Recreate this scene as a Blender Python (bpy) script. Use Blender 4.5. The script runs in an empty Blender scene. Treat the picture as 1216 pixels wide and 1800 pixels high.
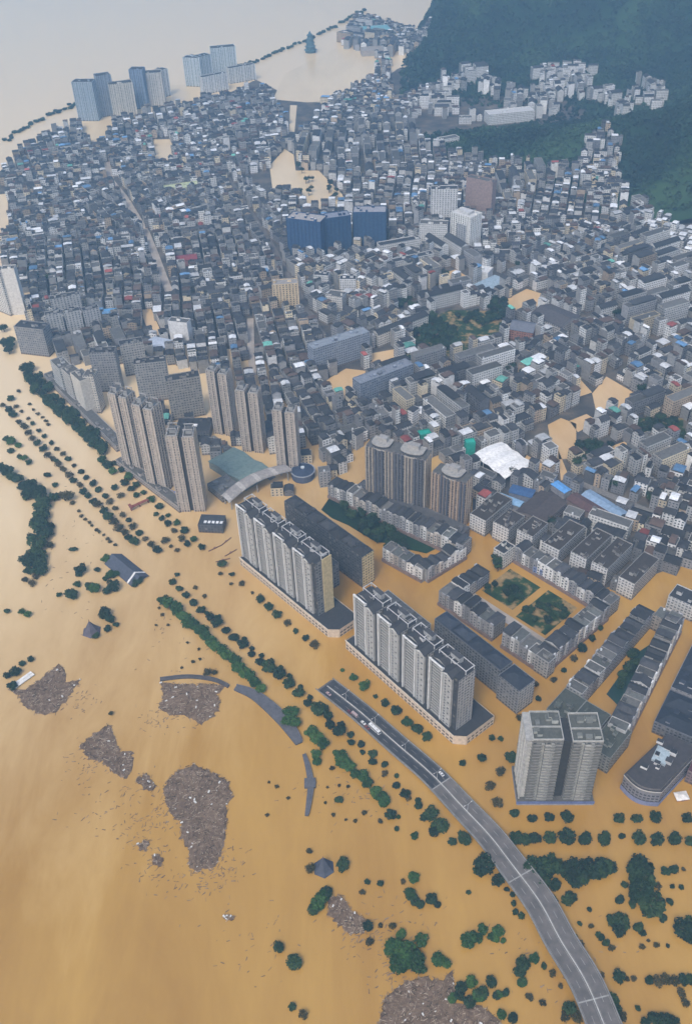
import bpy, math, random
import numpy as np
from mathutils import Matrix, Vector

# ---------------------------------------------------------------- camera, sky, sun, exposure
SC = bpy.context.scene
COL = SC.collection
FPX, CX, CY, CAMH = 1650.0, 608.0, 900.0, 595.0          # photograph: 1216 x 1800
_dx, _dy = 690.0 - CX, 2900.0 - CY
_D = math.hypot(_dx, _dy)
ROLL = math.atan2(_dx, _dy)
TH = math.atan(FPX / _D)
FV = np.array([0, math.cos(TH), -math.sin(TH)])
_D0 = np.array([0, -math.sin(TH), -math.cos(TH)])
_R0 = np.array([1.0, 0, 0])
RV = math.cos(ROLL) * _R0 + math.sin(ROLL) * _D0
DV = -math.sin(ROLL) * _R0 + math.cos(ROLL) * _D0
cam = bpy.data.objects.new("camera", bpy.data.cameras.new("camera"))
COL.objects.link(cam)
cam.matrix_world = Matrix(((RV[0], -DV[0], -FV[0], 0), (RV[1], -DV[1], -FV[1], 0), (RV[2], -DV[2], -FV[2], CAMH), (0, 0, 0, 1)))
cam.data.sensor_fit = 'VERTICAL'
cam.data.sensor_height = 36.0
cam.data.lens = 36.0 * FPX / 1800.0
cam.data.clip_start, cam.data.clip_end = 1.0, 20000.0
SC.camera = cam

SUN_EL, SUN_AZ = math.radians(55), math.radians(205)     # sun behind the camera's left shoulder, veiled
world = bpy.data.worlds.new("World")
SC.world = world
world.use_nodes = True
wn = world.node_tree
sky = wn.nodes.new('ShaderNodeTexSky')
sky.sky_type = 'NISHITA'
sky.sun_disc = False
sky.sun_elevation = SUN_EL
sky.sun_rotation = SUN_AZ
sky.air_density, sky.dust_density = 1.0, 4.0
wn.links.new(sky.outputs[0], wn.nodes['Background'].inputs[0])
wn.nodes['Background'].inputs[1].default_value = 0.15
sun = bpy.data.objects.new("sun", bpy.data.lights.new("sun", 'SUN'))
COL.objects.link(sun)
sun.data.energy, sun.data.angle, sun.data.color = 1.3, math.radians(14), (1.0, 0.95, 0.87)
_sd = Vector((math.sin(SUN_AZ) * math.cos(SUN_EL), math.cos(SUN_AZ) * math.cos(SUN_EL), math.sin(SUN_EL)))
sun.rotation_euler = _sd.to_track_quat('Z', 'Y').to_euler()
SC.view_settings.view_transform = 'Standard'
SC.view_settings.look = 'None'
SC.view_settings.gamma = 1.0
SC.view_settings.exposure = 0.36
SC.cycles.use_denoising = True
SC.cycles.max_bounces = 4
SC.cycles.volume_bounces = 1
HAZE_DENSITY = 0.00018
HAZE_COLOR = (0.36, 0.66, 0.99, 1)

# ---------------------------------------------------------------- ground positions
def G(x, y, z=0.0):
    v = FV + RV * ((x - CX) / FPX) + DV * ((y - CY) / FPX)
    t = (z - CAMH) / v[2]
    return np.array([v[0] * t, v[1] * t])
def P(x, y, z):
    q = np.array([x, y, z - CAMH])
    k = FPX / (q @ FV)
    return CX + k * (q @ RV), CY + k * (q @ DV)
def depth(x, y):
    g = G(x, y)
    return float(np.array([g[0], g[1], -CAMH]) @ FV)
def mpp(x, y):                                           # metres per photo pixel there
    return depth(x, y) / FPX
def hpx(x, yb, yt):                                      # height of an upright whose foot and head show at yb and yt
    g = G(x, yb)
    lo, hi = 0.0, 400.0
    for _ in range(40):
        m = (lo + hi) / 2
        if P(g[0], g[1], m)[1] > yt: lo = m
        else: hi = m
    return lo

def S(r, g, b):
    f = lambda c: (c / 255) / 12.92 if c <= 10 else ((c / 255 + 0.055) / 1.055) ** 2.4
    return (f(r), f(g), f(b))

ONES = "first second third fourth fifth sixth seventh eighth ninth tenth eleventh twelfth thirteenth fourteenth fifteenth sixteenth seventeenth eighteenth nineteenth".split()
TENS = {20: "twent", 30: "thirt", 40: "fort", 50: "fift", 60: "sixt", 70: "sevent", 80: "eight", 90: "ninet"}
def ordinal(n):
    if n >= 100: return "hundred-and-" + ordinal(n - 100) if n > 100 else "hundredth"
    if n < 20: return ONES[n - 1]
    t, u = n // 10 * 10, n % 10
    return TENS[t] + ("ieth" if u == 0 else "y-" + ONES[u - 1])
NUM = "zero one two three four five six seven eight nine ten eleven twelve".split()

# ---------------------------------------------------------------- objects
def tag(o, label, cat, group=None):
    o['label'] = label; o['category'] = cat
    if group: o['group'] = group
    return o
def thing(name, label, cat, loc, rot=0.0, group=None):
    o = bpy.data.objects.new(name, None)
    COL.objects.link(o)
    o.empty_display_size = 1
    o.location = (float(loc[0]), float(loc[1]), float(loc[2]) if len(loc) > 2 else 0.0)
    o.rotation_euler = (0, 0, rot)
    return tag(o, label, cat, group)
def link(name, data, parent=None, loc=None, rot=None, scale=None):
    o = bpy.data.objects.new(name, data)
    COL.objects.link(o)
    if parent is not None: o.parent = parent
    if loc is not None: o.location = loc
    if rot is not None: o.rotation_euler = (0, 0, rot)
    if scale is not None: o.scale = scale
    return o

def sc(rng, c, lo, hi):
    k = rng.uniform(lo, hi); return tuple(q * k for q in c)
class MB:
    """collects faces with a base colour each (alpha: 1 = rows of windows, 0.5 = window strips, 0 = plain) and metre UVs"""
    def __init__(s): s.v, s.f, s.c, s.uv, s.m = [], [], [], [], []
    def face(s, pts, col, win=0.0, uv=None, mi=0):
        i = len(s.v)
        s.v += [tuple(p) for p in pts]
        s.f.append(tuple(range(i, i + len(pts))))
        s.c.append((col[0], col[1], col[2], win)); s.m.append(mi)
        s.uv.append(uv if uv is not None else [(p[0], p[1]) for p in pts])
    def wallquad(s, a, b, z0, z1, col, win=0.0, mi=0, u0=0.0, v0=None):
        L = math.hypot(b[0] - a[0], b[1] - a[1]); v0 = z0 if v0 is None else v0
        s.face([(a[0], a[1], z0), (b[0], b[1], z0), (b[0], b[1], z1), (a[0], a[1], z1)], col, win,
               [(u0, v0), (u0 + L, v0), (u0 + L, v0 + z1 - z0), (u0, v0 + z1 - z0)], mi)
    def box(s, x0, x1, y0, y1, z0, z1, col, top=None, win=0.0, mi=0, bottom=True, cols=None):
        c4 = cols or (col,) * 4
        q = [(x0, y0), (x1, y0), (x1, y1), (x0, y1)]
        for k in range(4): s.wallquad(q[k], q[(k + 1) % 4], z0, z1, c4[k], win, mi)
        s.face([(x0, y0, z1), (x1, y0, z1), (x1, y1, z1), (x0, y1, z1)], top or col, 0, None, mi)
        if bottom: s.face([(x0, y1, z0), (x1, y1, z0), (x1, y0, z0), (x0, y0, z0)], col, 0, None, mi)
    def beam(s, a, b, t, col, mi=0, h=None):
        a, b = Vector(a), Vector(b); d = (b - a).normalized()
        u = d.cross(Vector((0, 0, 1)))
        if u.length < 1e-3: u = Vector((1, 0, 0))
        u.normalize(); w = u.cross(d); u = u * t / 2; w = w * (h or t) / 2
        r = [a - u - w, a + u - w, a + u + w, a - u + w]; q = [p + (b - a) for p in r]
        for k in range(4): s.face([r[k], r[(k + 1) % 4], q[(k + 1) % 4], q[k]], col, 0, None, mi)
        s.face(r[::-1], col, 0, None, mi); s.face(q, col, 0, None, mi)
    def cyl(s, x, y, z0, z1, r, col, n=8, r1=None, mi=0):
        r1 = r if r1 is None else r1
        c = [(math.cos(2 * math.pi * k / n), math.sin(2 * math.pi * k / n)) for k in range(n)]
        for k in range(n):
            a, b = c[k], c[(k + 1) % n]
            s.face([(x + a[0] * r, y + a[1] * r, z0), (x + b[0] * r, y + b[1] * r, z0), (x + b[0] * r1, y + b[1] * r1, z1), (x + a[0] * r1, y + a[1] * r1, z1)], col, 0, None, mi)
        s.face([(x + a[0] * r1, y + a[1] * r1, z1) for a in c], col, 0, None, mi)
    def gable(s, x0, x1, y0, y1, z0, rise, col, end, t=0.25, over=0.5, ridge_x=True, win=0.0):
        """pitched roof slabs (thickness t) with gable triangles in colour end"""
        def p(x, y, z): return (x, y, z) if ridge_x else (y, x, z)
        if not ridge_x: x0, x1, y0, y1 = y0, y1, x0, x1
        ym = (y0 + y1) / 2; k = rise / max(0.1, (y1 - y0) / 2)
        for xx in (x0, x1):
            s.face([p(xx, y0, z0), p(xx, y1, z0), p(xx, ym, z0 + rise)], end)
        for sg, ye in ((-1, y0 - over), (1, y1 + over)):
            ze = z0 - over * k
            A, B = p(x0 - over, ye, ze), p(x1 + over, ye, ze)
            C, D = p(x1 + over, ym, z0 + rise), p(x0 - over, ym, z0 + rise)
            up = lambda q: (q[0], q[1], q[2] + t)
            s.face([up(A), up(B), up(C), up(D)], col); s.face([A, D, C, B], col)
            s.face([A, B, up(B), up(A)], col); s.face([B, C, up(C), up(B)], end); s.face([D, A, up(A), up(D)], end)
    def hip(s, x0, x1, y0, y1, z0, rise, col, inset=None):
        i = inset if inset is not None else min(x1 - x0, y1 - y0) / 2
        if x1 - x0 >= y1 - y0: a, b = (x0 + i, (y0 + y1) / 2, z0 + rise), (x1 - i, (y0 + y1) / 2, z0 + rise)
        else: a, b = ((x0 + x1) / 2, y0 + i, z0 + rise), ((x0 + x1) / 2, y1 - i, z0 + rise)
        q = [(x0, y0, z0), (x1, y0, z0), (x1, y1, z0), (x0, y1, z0)]
        if x1 - x0 >= y1 - y0: fs = [[q[0], q[1], b, a], [q[1], q[2], b], [q[2], q[3], a, b], [q[3], q[0], a]]
        else: fs = [[q[0], q[1], a], [q[1], q[2], b, a], [q[2], q[3], b], [q[3], q[0], a, b]]
        for f in fs: s.face(f, col)
        s.face(q[::-1], col)
    def add(s, o, loc=(0, 0, 0), rot=0.0):
        i = len(s.v); c, n = math.cos(rot), math.sin(rot)
        s.v += [(c * p[0] - n * p[1] + loc[0], n * p[0] + c * p[1] + loc[1], p[2] + loc[2]) for p in o.v]
        s.f += [tuple(k + i for k in f) for f in o.f]
        s.c += o.c; s.uv += o.uv; s.m += o.m
    def mesh(s, name, mats):
        me = bpy.data.meshes.new(name)
        me.from_pydata(s.v, [], s.f)
        n = np.array([len(f) for f in s.f])
        me.attributes.new('Col', 'FLOAT_COLOR', 'CORNER').data.foreach_set('color', np.repeat(np.array(s.c, dtype=np.float32), n, axis=0).ravel())
        me.uv_layers.new(name='UVMap').data.foreach_set('uv', np.array([c for u in s.uv for c in u], dtype=np.float32).ravel())
        for m in (mats if isinstance(mats, (list, tuple)) else [mats]): me.materials.append(m)
        me.polygons.foreach_set('material_index', np.array(s.m, dtype=np.int32))
        me.update()
        return me
    def build(s, name, mats, parent=None, loc=None, rot=None):
        return link(name, s.mesh(name, mats), parent, loc, rot)

# ---------------------------------------------------------------- materials
def newmat(name, rough=0.8, spec=0.3):
    m = bpy.data.materials.new(name); m.use_nodes = True
    b = m.node_tree.nodes['Principled BSDF']
    b.inputs['Roughness'].default_value = rough
    b.inputs['Specular IOR Level'].default_value = spec
    return m, m.node_tree, b
def N(nt, t, **k):
    n = nt.nodes.new(t)
    for a, v in k.items(): setattr(n, a, v)
    return n
def math_(nt, op, a, b=None, c=None):
    n = N(nt, 'ShaderNodeMath', operation=op)
    for i, x in enumerate((a, b, c)):
        if x is None: continue
        if isinstance(x, (int, float)): n.inputs[i].default_value = x
        else: nt.links.new(x, n.inputs[i])
    return n.outputs[0]
def mixc(nt, fac, a, b, mode='MIX'):
    n = N(nt, 'ShaderNodeMix', data_type='RGBA', blend_type=mode)
    for i, x in ((0, fac), (6, a), (7, b)):
        if isinstance(x, (int, float)): n.inputs[i].default_value = x
        elif isinstance(x, tuple): n.inputs[i].default_value = (*x[:3], 1)
        else: nt.links.new(x, n.inputs[i])
    return n.outputs[2]
def noise(nt, scale, detail=3.0, rough=0.55, vec=None, dist=0.0):
    n = N(nt, 'ShaderNodeTexNoise')
    n.inputs['Scale'].default_value = scale; n.inputs['Detail'].default_value = detail
    n.inputs['Roughness'].default_value = rough; n.inputs['Distortion'].default_value = dist
    nt.links.new(vec if vec is not None else N(nt, 'ShaderNodeNewGeometry').outputs['Position'], n.inputs['Vector'])
    return n.outputs['Fac']
def ramp(nt, fac, stops):
    r = N(nt, 'ShaderNodeValToRGB'); e = r.color_ramp.elements
    while len(e) < len(stops): e.new(0.5)
    for k, (p, c) in enumerate(stops):
        e[k].position = p; e[k].color = (*c[:3], 1)
    nt.links.new(fac, r.inputs[0]); return r.outputs[0]

def make_masonry():
    m, nt, b = newmat("masonry", 0.85, 0.25)
    at = N(nt, 'ShaderNodeAttribute', attribute_name='Col')
    uv = N(nt, 'ShaderNodeUVMap', uv_map='UVMap')
    sp = N(nt, 'ShaderNodeSeparateXYZ'); nt.links.new(uv.outputs[0], sp.inputs[0])
    def cells(bay, sto):
        u = math_(nt, 'DIVIDE', sp.outputs[0], bay); v = math_(nt, 'DIVIDE', sp.outputs[1], sto)
        return u, v, math_(nt, 'FRACT', u), math_(nt, 'FRACT', v)
    def inside(x, lo, hi): return math_(nt, 'MULTIPLY', math_(nt, 'GREATER_THAN', x, lo), math_(nt, 'LESS_THAN', x, hi))
    u, v, fu, fv = cells(3.1, 3.2)
    wa = math_(nt, 'MULTIPLY', inside(fu, 0.2, 0.8), inside(fv, 0.28, 0.78))
    u2, v2, fu2, fv2 = cells(4.2, 3.0)
    wb = math_(nt, 'MULTIPLY', inside(fu2, 0.18, 0.62), inside(fv2, 0.22, 0.86))
    al = at.outputs['Alpha']
    isa = math_(nt, 'GREATER_THAN', al, 0.75)
    isb = math_(nt, 'MULTIPLY', math_(nt, 'GREATER_THAN', al, 0.25), math_(nt, 'LESS_THAN', al, 0.75))
    mask = math_(nt, 'ADD', math_(nt, 'MULTIPLY', wa, isa), math_(nt, 'MULTIPLY', wb, isb))
    cb = N(nt, 'ShaderNodeCombineXYZ')
    nt.links.new(math_(nt, 'FLOOR', u), cb.inputs[0]); nt.links.new(math_(nt, 'FLOOR', v), cb.inputs[1])
    wnz = N(nt, 'ShaderNodeTexWhiteNoise', noise_dimensions='3D'); nt.links.new(cb.outputs[0], wnz.inputs[0])
    glass = ramp(nt, wnz.outputs[0], [(0.0, (0.015, 0.02, 0.028)), (0.6, (0.05, 0.06, 0.075)), (0.85, (0.12, 0.13, 0.14)), (1.0, (0.3, 0.29, 0.26))])
    g1 = noise(nt, 0.35, 4, 0.65); g2 = noise(nt, 2.3, 3, 0.6)
    grime = math_(nt, 'MULTIPLY', math_(nt, 'MULTIPLY_ADD', g1, 1.1, 0.42), math_(nt, 'MULTIPLY_ADD', g2, 0.6, 0.7))
    base = mixc(nt, 1.0, at.outputs['Color'], grime, 'MULTIPLY')
    wet = N(nt, 'ShaderNodeMapRange'); wet.inputs[1].default_value = 0.6; wet.inputs[2].default_value = 3.2; wet.inputs[3].default_value = 0.75; wet.inputs[4].default_value = 0.0
    nt.links.new(math_(nt, 'MULTIPLY_ADD', g1, -2.0, math_(nt, 'ADD', sp.outputs[1], 1.0)), wet.inputs[0])
    iswall = math_(nt, 'GREATER_THAN', al, 0.25)
    base = mixc(nt, math_(nt, 'MULTIPLY', wet.outputs[0], iswall), base, (0.17, 0.105, 0.055))
    nt.links.new(mixc(nt, math_(nt, 'MULTIPLY', mask, math_(nt, 'MULTIPLY_ADD', g1, 0.8, 0.35)), base, glass), b.inputs['Base Color'])
    nt.links.new(math_(nt, 'MULTIPLY_ADD', mask, -0.6, 0.85), b.inputs['Roughness'])
    return m
MAS = make_masonry()

def make_simple(name, stops, scale, rough=0.85, spec=0.25, detail=4, bump=0.0):
    m, nt, b = newmat(name, rough, spec)
    f = noise(nt, scale, detail, 0.6)
    if name == 'driftwood_mat' or name == 'drift_sticks': f = math_(nt, 'ADD', math_(nt, 'MULTIPLY', f, 0.6), math_(nt, 'MULTIPLY', noise(nt, 0.07, 4, 0.7), 0.42))
    nt.links.new(ramp(nt, f, stops), b.inputs['Base Color'])
    if bump:
        bn = N(nt, 'ShaderNodeBump'); bn.inputs['Strength'].default_value = bump; bn.inputs['Distance'].default_value = 1.0
        nt.links.new(noise(nt, scale * 3, 4, 0.6), bn.inputs['Height']); nt.links.new(bn.outputs[0], b.inputs['Normal'])
    return m

def make_water(name, deep, pale, rough, silt_sheen=None):
    m, nt, b = newmat(name, rough, 0.5)
    geo = N(nt, 'ShaderNodeNewGeometry')
    mp = N(nt, 'ShaderNodeMapping'); mp.inputs['Rotation'].default_value = (0, 0, math.radians(38)); mp.inputs['Scale'].default_value = (1.0, 0.28, 1.0)
    nt.links.new(geo.outputs['Position'], mp.inputs[0])
    a = noise(nt, 0.012, 6, 0.62, mp.outputs[0], 0.8); c = noise(nt, 0.0035, 3, 0.5)
    d = noise(nt, 0.09, 4, 0.6, mp.outputs[0], 1.2)
    f = math_(nt, 'ADD', math_(nt, 'MULTIPLY', a, 0.55), math_(nt, 'ADD', math_(nt, 'MULTIPLY', c, 0.35), math_(nt, 'MULTIPLY', d, 0.1)))
    col = ramp(nt, f, [(0.40, deep), (0.60, pale)])
    if silt_sheen:                                             # base colour paler far and left: sediment plus painted sheen of grazing sky
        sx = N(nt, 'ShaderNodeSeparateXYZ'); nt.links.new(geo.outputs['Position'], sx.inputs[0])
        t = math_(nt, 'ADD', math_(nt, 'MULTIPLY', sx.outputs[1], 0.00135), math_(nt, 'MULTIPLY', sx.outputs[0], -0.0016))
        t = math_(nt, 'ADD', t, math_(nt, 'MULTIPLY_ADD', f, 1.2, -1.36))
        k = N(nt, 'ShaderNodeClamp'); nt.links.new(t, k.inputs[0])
        col = mixc(nt, k.outputs[0], col, silt_sheen)
    nt.links.new(col, b.inputs['Base Color']); b.inputs['Specular IOR Level'].default_value = 0.6
    bn = N(nt, 'ShaderNodeBump'); bn.inputs['Strength'].default_value = 0.12; bn.inputs['Distance'].default_value = 0.25
    nt.links.new(noise(nt, 0.35, 5, 0.65, mp.outputs[0], 0.6), bn.inputs['Height']); nt.links.new(bn.outputs[0], b.inputs['Normal'])
    return m
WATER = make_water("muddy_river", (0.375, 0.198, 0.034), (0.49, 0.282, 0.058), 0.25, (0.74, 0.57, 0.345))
PALEW = make_water("silt_sheen_water", (0.66, 0.50, 0.29), (0.76, 0.59, 0.35), 0.25)  # far pools: sediment tone with the sky's sheen painted into the colour
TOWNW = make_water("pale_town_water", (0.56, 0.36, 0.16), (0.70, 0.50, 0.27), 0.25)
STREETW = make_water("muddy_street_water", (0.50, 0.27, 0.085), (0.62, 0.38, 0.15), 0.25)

def make_leaf(name, dark, mid, light):
    m, nt, b = newmat(name, 0.7, 0.2)
    oi = N(nt, 'ShaderNodeObjectInfo')
    f = math_(nt, 'ADD', math_(nt, 'MULTIPLY', noise(nt, 0.5, 4, 0.7), 0.8), math_(nt, 'MULTIPLY_ADD', oi.outputs['Random'], 0.4, -0.1))
    nt.links.new(ramp(nt, f, [(0.25, dark), (0.5, mid), (0.8, light)]), b.inputs['Base Color'])
    return m
LEAF_DARK = make_leaf("leaf_dark", (0.008, 0.021, 0.012), (0.016, 0.042, 0.018), (0.04, 0.075, 0.022))
LEAF_GREEN = make_leaf("leaf_green", (0.012, 0.038, 0.010), (0.028, 0.08, 0.018), (0.065, 0.135, 0.026))
LEAF_DRY = make_leaf("leaf_dry", (0.022, 0.024, 0.009), (0.045, 0.043, 0.014), (0.085, 0.065, 0.022))
BARK = make_simple("bark", [(0.3, (0.05, 0.035, 0.022)), (0.7, (0.12, 0.085, 0.05))], 3.0)
ASPHALT = make_simple("asphalt", [(0.3, (0.095, 0.09, 0.088)), (0.7, (0.175, 0.16, 0.152))], 0.12, 0.9, 0.2, 6)
RAMP = make_simple("wet_asphalt", [(0.3, (0.028, 0.03, 0.036)), (0.7, (0.06, 0.06, 0.066))], 0.3, 0.6, 0.3, 6)
CONCRETE = make_simple("concrete", [(0.3, (0.13, 0.125, 0.12)), (0.7, (0.24, 0.23, 0.22))], 0.4, 0.9)
PAINT = make_simple("road_paint", [(0.3, (0.24, 0.24, 0.235)), (0.7, (0.4, 0.4, 0.39))], 0.3, 0.7)
GLASS = newmat("window_glass", 0.12, 0.6)[0]; GLASS.node_tree.nodes['Principled BSDF'].inputs['Base Color'].default_value = (0.03, 0.038, 0.05, 1)
SOIL = make_simple("town_ground", [(0.3, (0.045, 0.045, 0.05)), (0.5, (0.085, 0.08, 0.075)), (0.75, (0.2, 0.16, 0.12))], 0.035, 0.95, 0.1, 6)
HILL = make_simple("hill_slope", [(0.34, (0.008, 0.020, 0.014)), (0.5, (0.016, 0.042, 0.021)), (0.66, (0.040, 0.082, 0.032)), (0.8, (0.06, 0.10, 0.05))], 0.0075, 0.95, 0.1, 6, 0.6)
LAWN = make_simple("lawn", [(0.35, (0.012, 0.032, 0.014)), (0.5, (0.03, 0.06, 0.02)), (0.58, (0.24, 0.17, 0.08)), (0.75, (0.42, 0.29, 0.13))], 0.07, 0.95, 0.1, 5)
POND = make_simple("pond_algae", [(0.3, (0.012, 0.035, 0.028)), (0.7, (0.022, 0.06, 0.04))], 0.1, 0.3, 0.5)
DRIFT = make_simple("driftwood_mat", [(0.3, (0.10, 0.068, 0.047)), (0.5, (0.175, 0.122, 0.085)), (0.72, (0.28, 0.205, 0.145))], 0.35, 0.95, 0.1, 6, 0.8)

# ---------------------------------------------------------------- water, town ground, hills
def poly_obj(name, pts, z, mat, kind='structure'):
    me = bpy.data.meshes.new(name)
    me.from_pydata([(p[0], p[1], z) for p in pts], [], [tuple(range(len(pts)))])
    me.materials.append(mat)
    o = link(name, me); o['kind'] = kind
    if me.polygons[0].normal.z < 0: me.flip_normals()
    return o
def gp(pts): return [G(*p) for p in pts]
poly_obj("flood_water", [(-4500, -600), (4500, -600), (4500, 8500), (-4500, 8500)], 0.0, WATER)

HILLS = [(1185, 352, 80, 34), (1290, 300, 170, 110), (1235, 392, 80, 20), (1010, 280, 90, 20), (885, 283, 90, 22), (800, 258, 70, 16), (1075, 252, 90, 18), (945, 262, 90, 18), (1130, 300, 80, 26),
         (1370, 210, 190, 130), (1170, 60, 190, 100), (1000, 50, 190, 90), (850, 75, 150, 60), (735, 120, 120, 50), (700, 80, 100, 30), (800, 45, 280, 130),
         (930, 25, 360, 200), (1080, 15, 380, 230), (1330, 15, 330, 280), (1430, 140, 200, 190), (830, -20, 460, 200), (1000, -60, 560, 300), (1200, -60, 600, 360), (730, 165, 70, 18)]
_H = [(*G(a, b), r, h) for a, b, r, h in HILLS]
_HA = np.array(_H)
_E0, _E1 = G(668, 150), G(765, -10)
_ES = (_E1[0] - _E0[0]) / (_E1[1] - _E0[1])
FLATS = [(*G(a, b), r) for a, b, r in ((790, 175, 110), (860, 170, 130), (930, 168, 130), (1000, 170, 130), (1060, 170, 120), (1130, 185, 110), (900, 205, 120), (1050, 325, 90), (1160, 425, 120), (700, 200, 110), (1060, 140, 150), (1000, 130, 150), (930, 135, 130), (1130, 160, 130), (1080, 190, 120), (760, 285, 60), (960, 320, 70))]
def terr(x, y):
    x = np.asarray(x, float); y = np.asarray(y, float)
    z = np.full(np.broadcast(x, y).shape, -6.0)
    for cx, cy, r, h in _HA:
        d2 = ((x - cx) ** 2 + (y - cy) ** 2) / (r * r)
        z = z + (h + 0.0) * np.exp(-d2)
    edge = np.clip((x - (_E0[0] + (y - _E0[1]) * _ES)) / 260.0, 0, 1); edge = edge * edge * (3 - 2 * edge)
    z = (z + 6.0) * edge - 6.0
    for cx, cy, r in FLATS: z = 5.0 + (z - 5.0) * (1 - 0.94 * np.exp(-(((x - cx) ** 2 + (y - cy) ** 2) / (r * r)) ** 2)) * np.where(z > 5, 1, 0) + np.where(z > 5, 0, z - 5.0)
    w = np.sin(x * 0.021 + 1.3 * np.sin(y * 0.013)) * np.cos(y * 0.017 + 0.9 * np.sin(x * 0.011))
    return z + np.clip(z, 0, 60) * 0.16 * w
def make_terrain():
    xs = np.linspace(-60, 2600, 160); ys = np.linspace(1380, 6800, 260)
    X, Y = np.meshgrid(xs, ys); Z = terr(X, Y)
    v = np.stack([X.ravel(), Y.ravel(), Z.ravel()], 1); n = len(xs)
    f = [(j * n + i, j * n + i + 1, (j + 1) * n + i + 1, (j + 1) * n + i) for j in range(len(ys) - 1) for i in range(n - 1)
         if max(Z[j, i], Z[j, i + 1], Z[j + 1, i], Z[j + 1, i + 1]) > -1.0]
    me = bpy.data.meshes.new("hills"); me.from_pydata(v.tolist(), [], f); me.materials.append(HILL)
    for p in me.polygons: p.use_smooth = True
    o = link("hills", me); o['kind'] = 'structure'
make_terrain()

def pip(px, py, poly):                                   # points in polygon, arrays
    r = np.zeros(px.shape, bool); n = len(poly)
    for i in range(n):
        x0, y0 = poly[i]; x1, y1 = poly[(i + 1) % n]
        c = (y0 > py) != (y1 > py)
        with np.errstate(divide='ignore', invalid='ignore'):
            r ^= c & (px < (x1 - x0) * (py - y0) / (y1 - y0 if y1 != y0 else 1e-9) + x0)
    return r
TOWN = [(-40, 352), (5, 318), (60, 272), (130, 238), (200, 222), (330, 195), (400, 165), (450, 140), (500, 165), (560, 180), (640, 165), (700, 120), (760, 110), (1216, 90), (1400, 300), (1400, 1000), (1216, 985), (1150, 1010),
        (1060, 1035), (960, 1000), (870, 950), (830, 905), (830, 850), (760, 790), (640, 740), (560, 770), (535, 690), (470, 625), (380, 610), (200, 600), (150, 560), (60, 525), (40, 440), (-40, 420)]
poly_obj("town_ground", gp(TOWN), 0.12, SOIL)
POOLS = [[(474, 292), (500, 262), (516, 272), (520, 300), (560, 300), (600, 340), (612, 362), (545, 370), (520, 345), (480, 340)],
         [(768, 484), (800, 474), (828, 490), (815, 508), (790, 502)], [(888, 527), (925, 508), (957, 518), (945, 537), (912, 557), (895, 552)],
         [(574, 668), (608, 648), (642, 652), (637, 692), (600, 702), (580, 692)], [(648, 622), (705, 612), (690, 648), (655, 658)],
         [(962, 747), (985, 735), (1012, 745), (1012, 806), (972, 808)], [(1040, 692), (1065, 662), (1113, 690), (1090, 722), (1050, 737)],
         [(247, 545), (266, 543), (287, 592), (262, 585)], [(146, 217), (202, 210), (192, 240), (165, 262)], [(270, 245), (302, 245), (305, 290), (275, 290)],
         [(298, 150), (350, 148), (345, 190), (308, 192)], [(1060, 790), (1100, 775), (1110, 795), (1070, 805)], [(1000, 740), (1030, 728), (1050, 740), (1015, 760)],
         [(480, 175), (500, 130), (590, 85), (660, 95), (650, 140), (595, 178), (540, 180)], [(-20, 345), (14, 340), (16, 410), (-20, 415)],
         [(510, 185), (522, 185), (516, 250), (508, 250)], [(925, 800), (960, 820), (940, 835), (915, 820)],
         [(980, 790), (1000, 840), (985, 845)], [(795, 850), (815, 880), (790, 880)], [(1020, 668), (1040, 690), (1010, 700)]]
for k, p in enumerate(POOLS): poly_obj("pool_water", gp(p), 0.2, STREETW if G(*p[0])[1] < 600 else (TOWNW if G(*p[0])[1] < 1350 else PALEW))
PARKS = [[(722, 575), (790, 545), (880, 548), (882, 590), (800, 628), (735, 622)], [(1090, 735), (1200, 735), (1200, 790), (1120, 765)], [(855, 540), (895, 525), (915, 550), (885, 570)],
         [(1010, 785), (1075, 765), (1080, 800), (1020, 812)], [(700, 545), (725, 525), (735, 545), (715, 560)]]
for p in PARKS[:2]: poly_obj("park_lawn", gp(p), 0.26, LAWN)

# ---------------------------------------------------------------- where things stand (keeps houses off pools, parks, towers and streets)
OX, OY, OC = -1000.0, 450.0, 2.0
ONX, ONY = 1400, 1500
occ = np.zeros((ONY, ONX), bool)
_gx, _gy = np.meshgrid(OX + (np.arange(ONX) + 0.5) * OC, OY + (np.arange(ONY) + 0.5) * OC)
def mark(poly):
    p = np.array(poly); lo, hi = p.min(0) - 3, p.max(0) + 3
    i0, i1 = max(0, int((lo[0] - OX) / OC)), min(ONX, int((hi[0] - OX) / OC) + 1)
    j0, j1 = max(0, int((lo[1] - OY) / OC)), min(ONY, int((hi[1] - OY) / OC) + 1)
    if i1 > i0 and j1 > j0: occ[j0:j1, i0:i1] |= pip(_gx[j0:j1, i0:i1], _gy[j0:j1, i0:i1], [tuple(q) for q in poly])
def rect_pts(o, rot, x0, x1, y0, y1):
    c, s = math.cos(rot), math.sin(rot)
    return [(o[0] + c * x - s * y, o[1] + s * x + c * y) for x, y in ((x0, y0), (x1, y0), (x1, y1), (x0, y1))]
def free(o, rot, x0, x1, y0, y1, fill=True, tol=0.04):
    xs = np.arange(x0 + 0.6, x1 - 0.4, 1.6); ys = np.arange(y0 + 0.6, y1 - 0.4, 1.6)
    if not len(xs) or not len(ys): return False
    X, Y = np.meshgrid(xs, ys); c, s = math.cos(rot), math.sin(rot)
    i = ((o[0] + c * X - s * Y - OX) / OC).astype(int).ravel(); j = ((o[1] + s * X + c * Y - OY) / OC).astype(int).ravel()
    if i.min() < 0 or j.min() < 0 or i.max() >= ONX or j.max() >= ONY: return False
    if occ[j, i].mean() > tol: return False
    if fill: occ[j, i] = True
    return True
for p in POOLS + PARKS: mark(gp(p))
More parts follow.
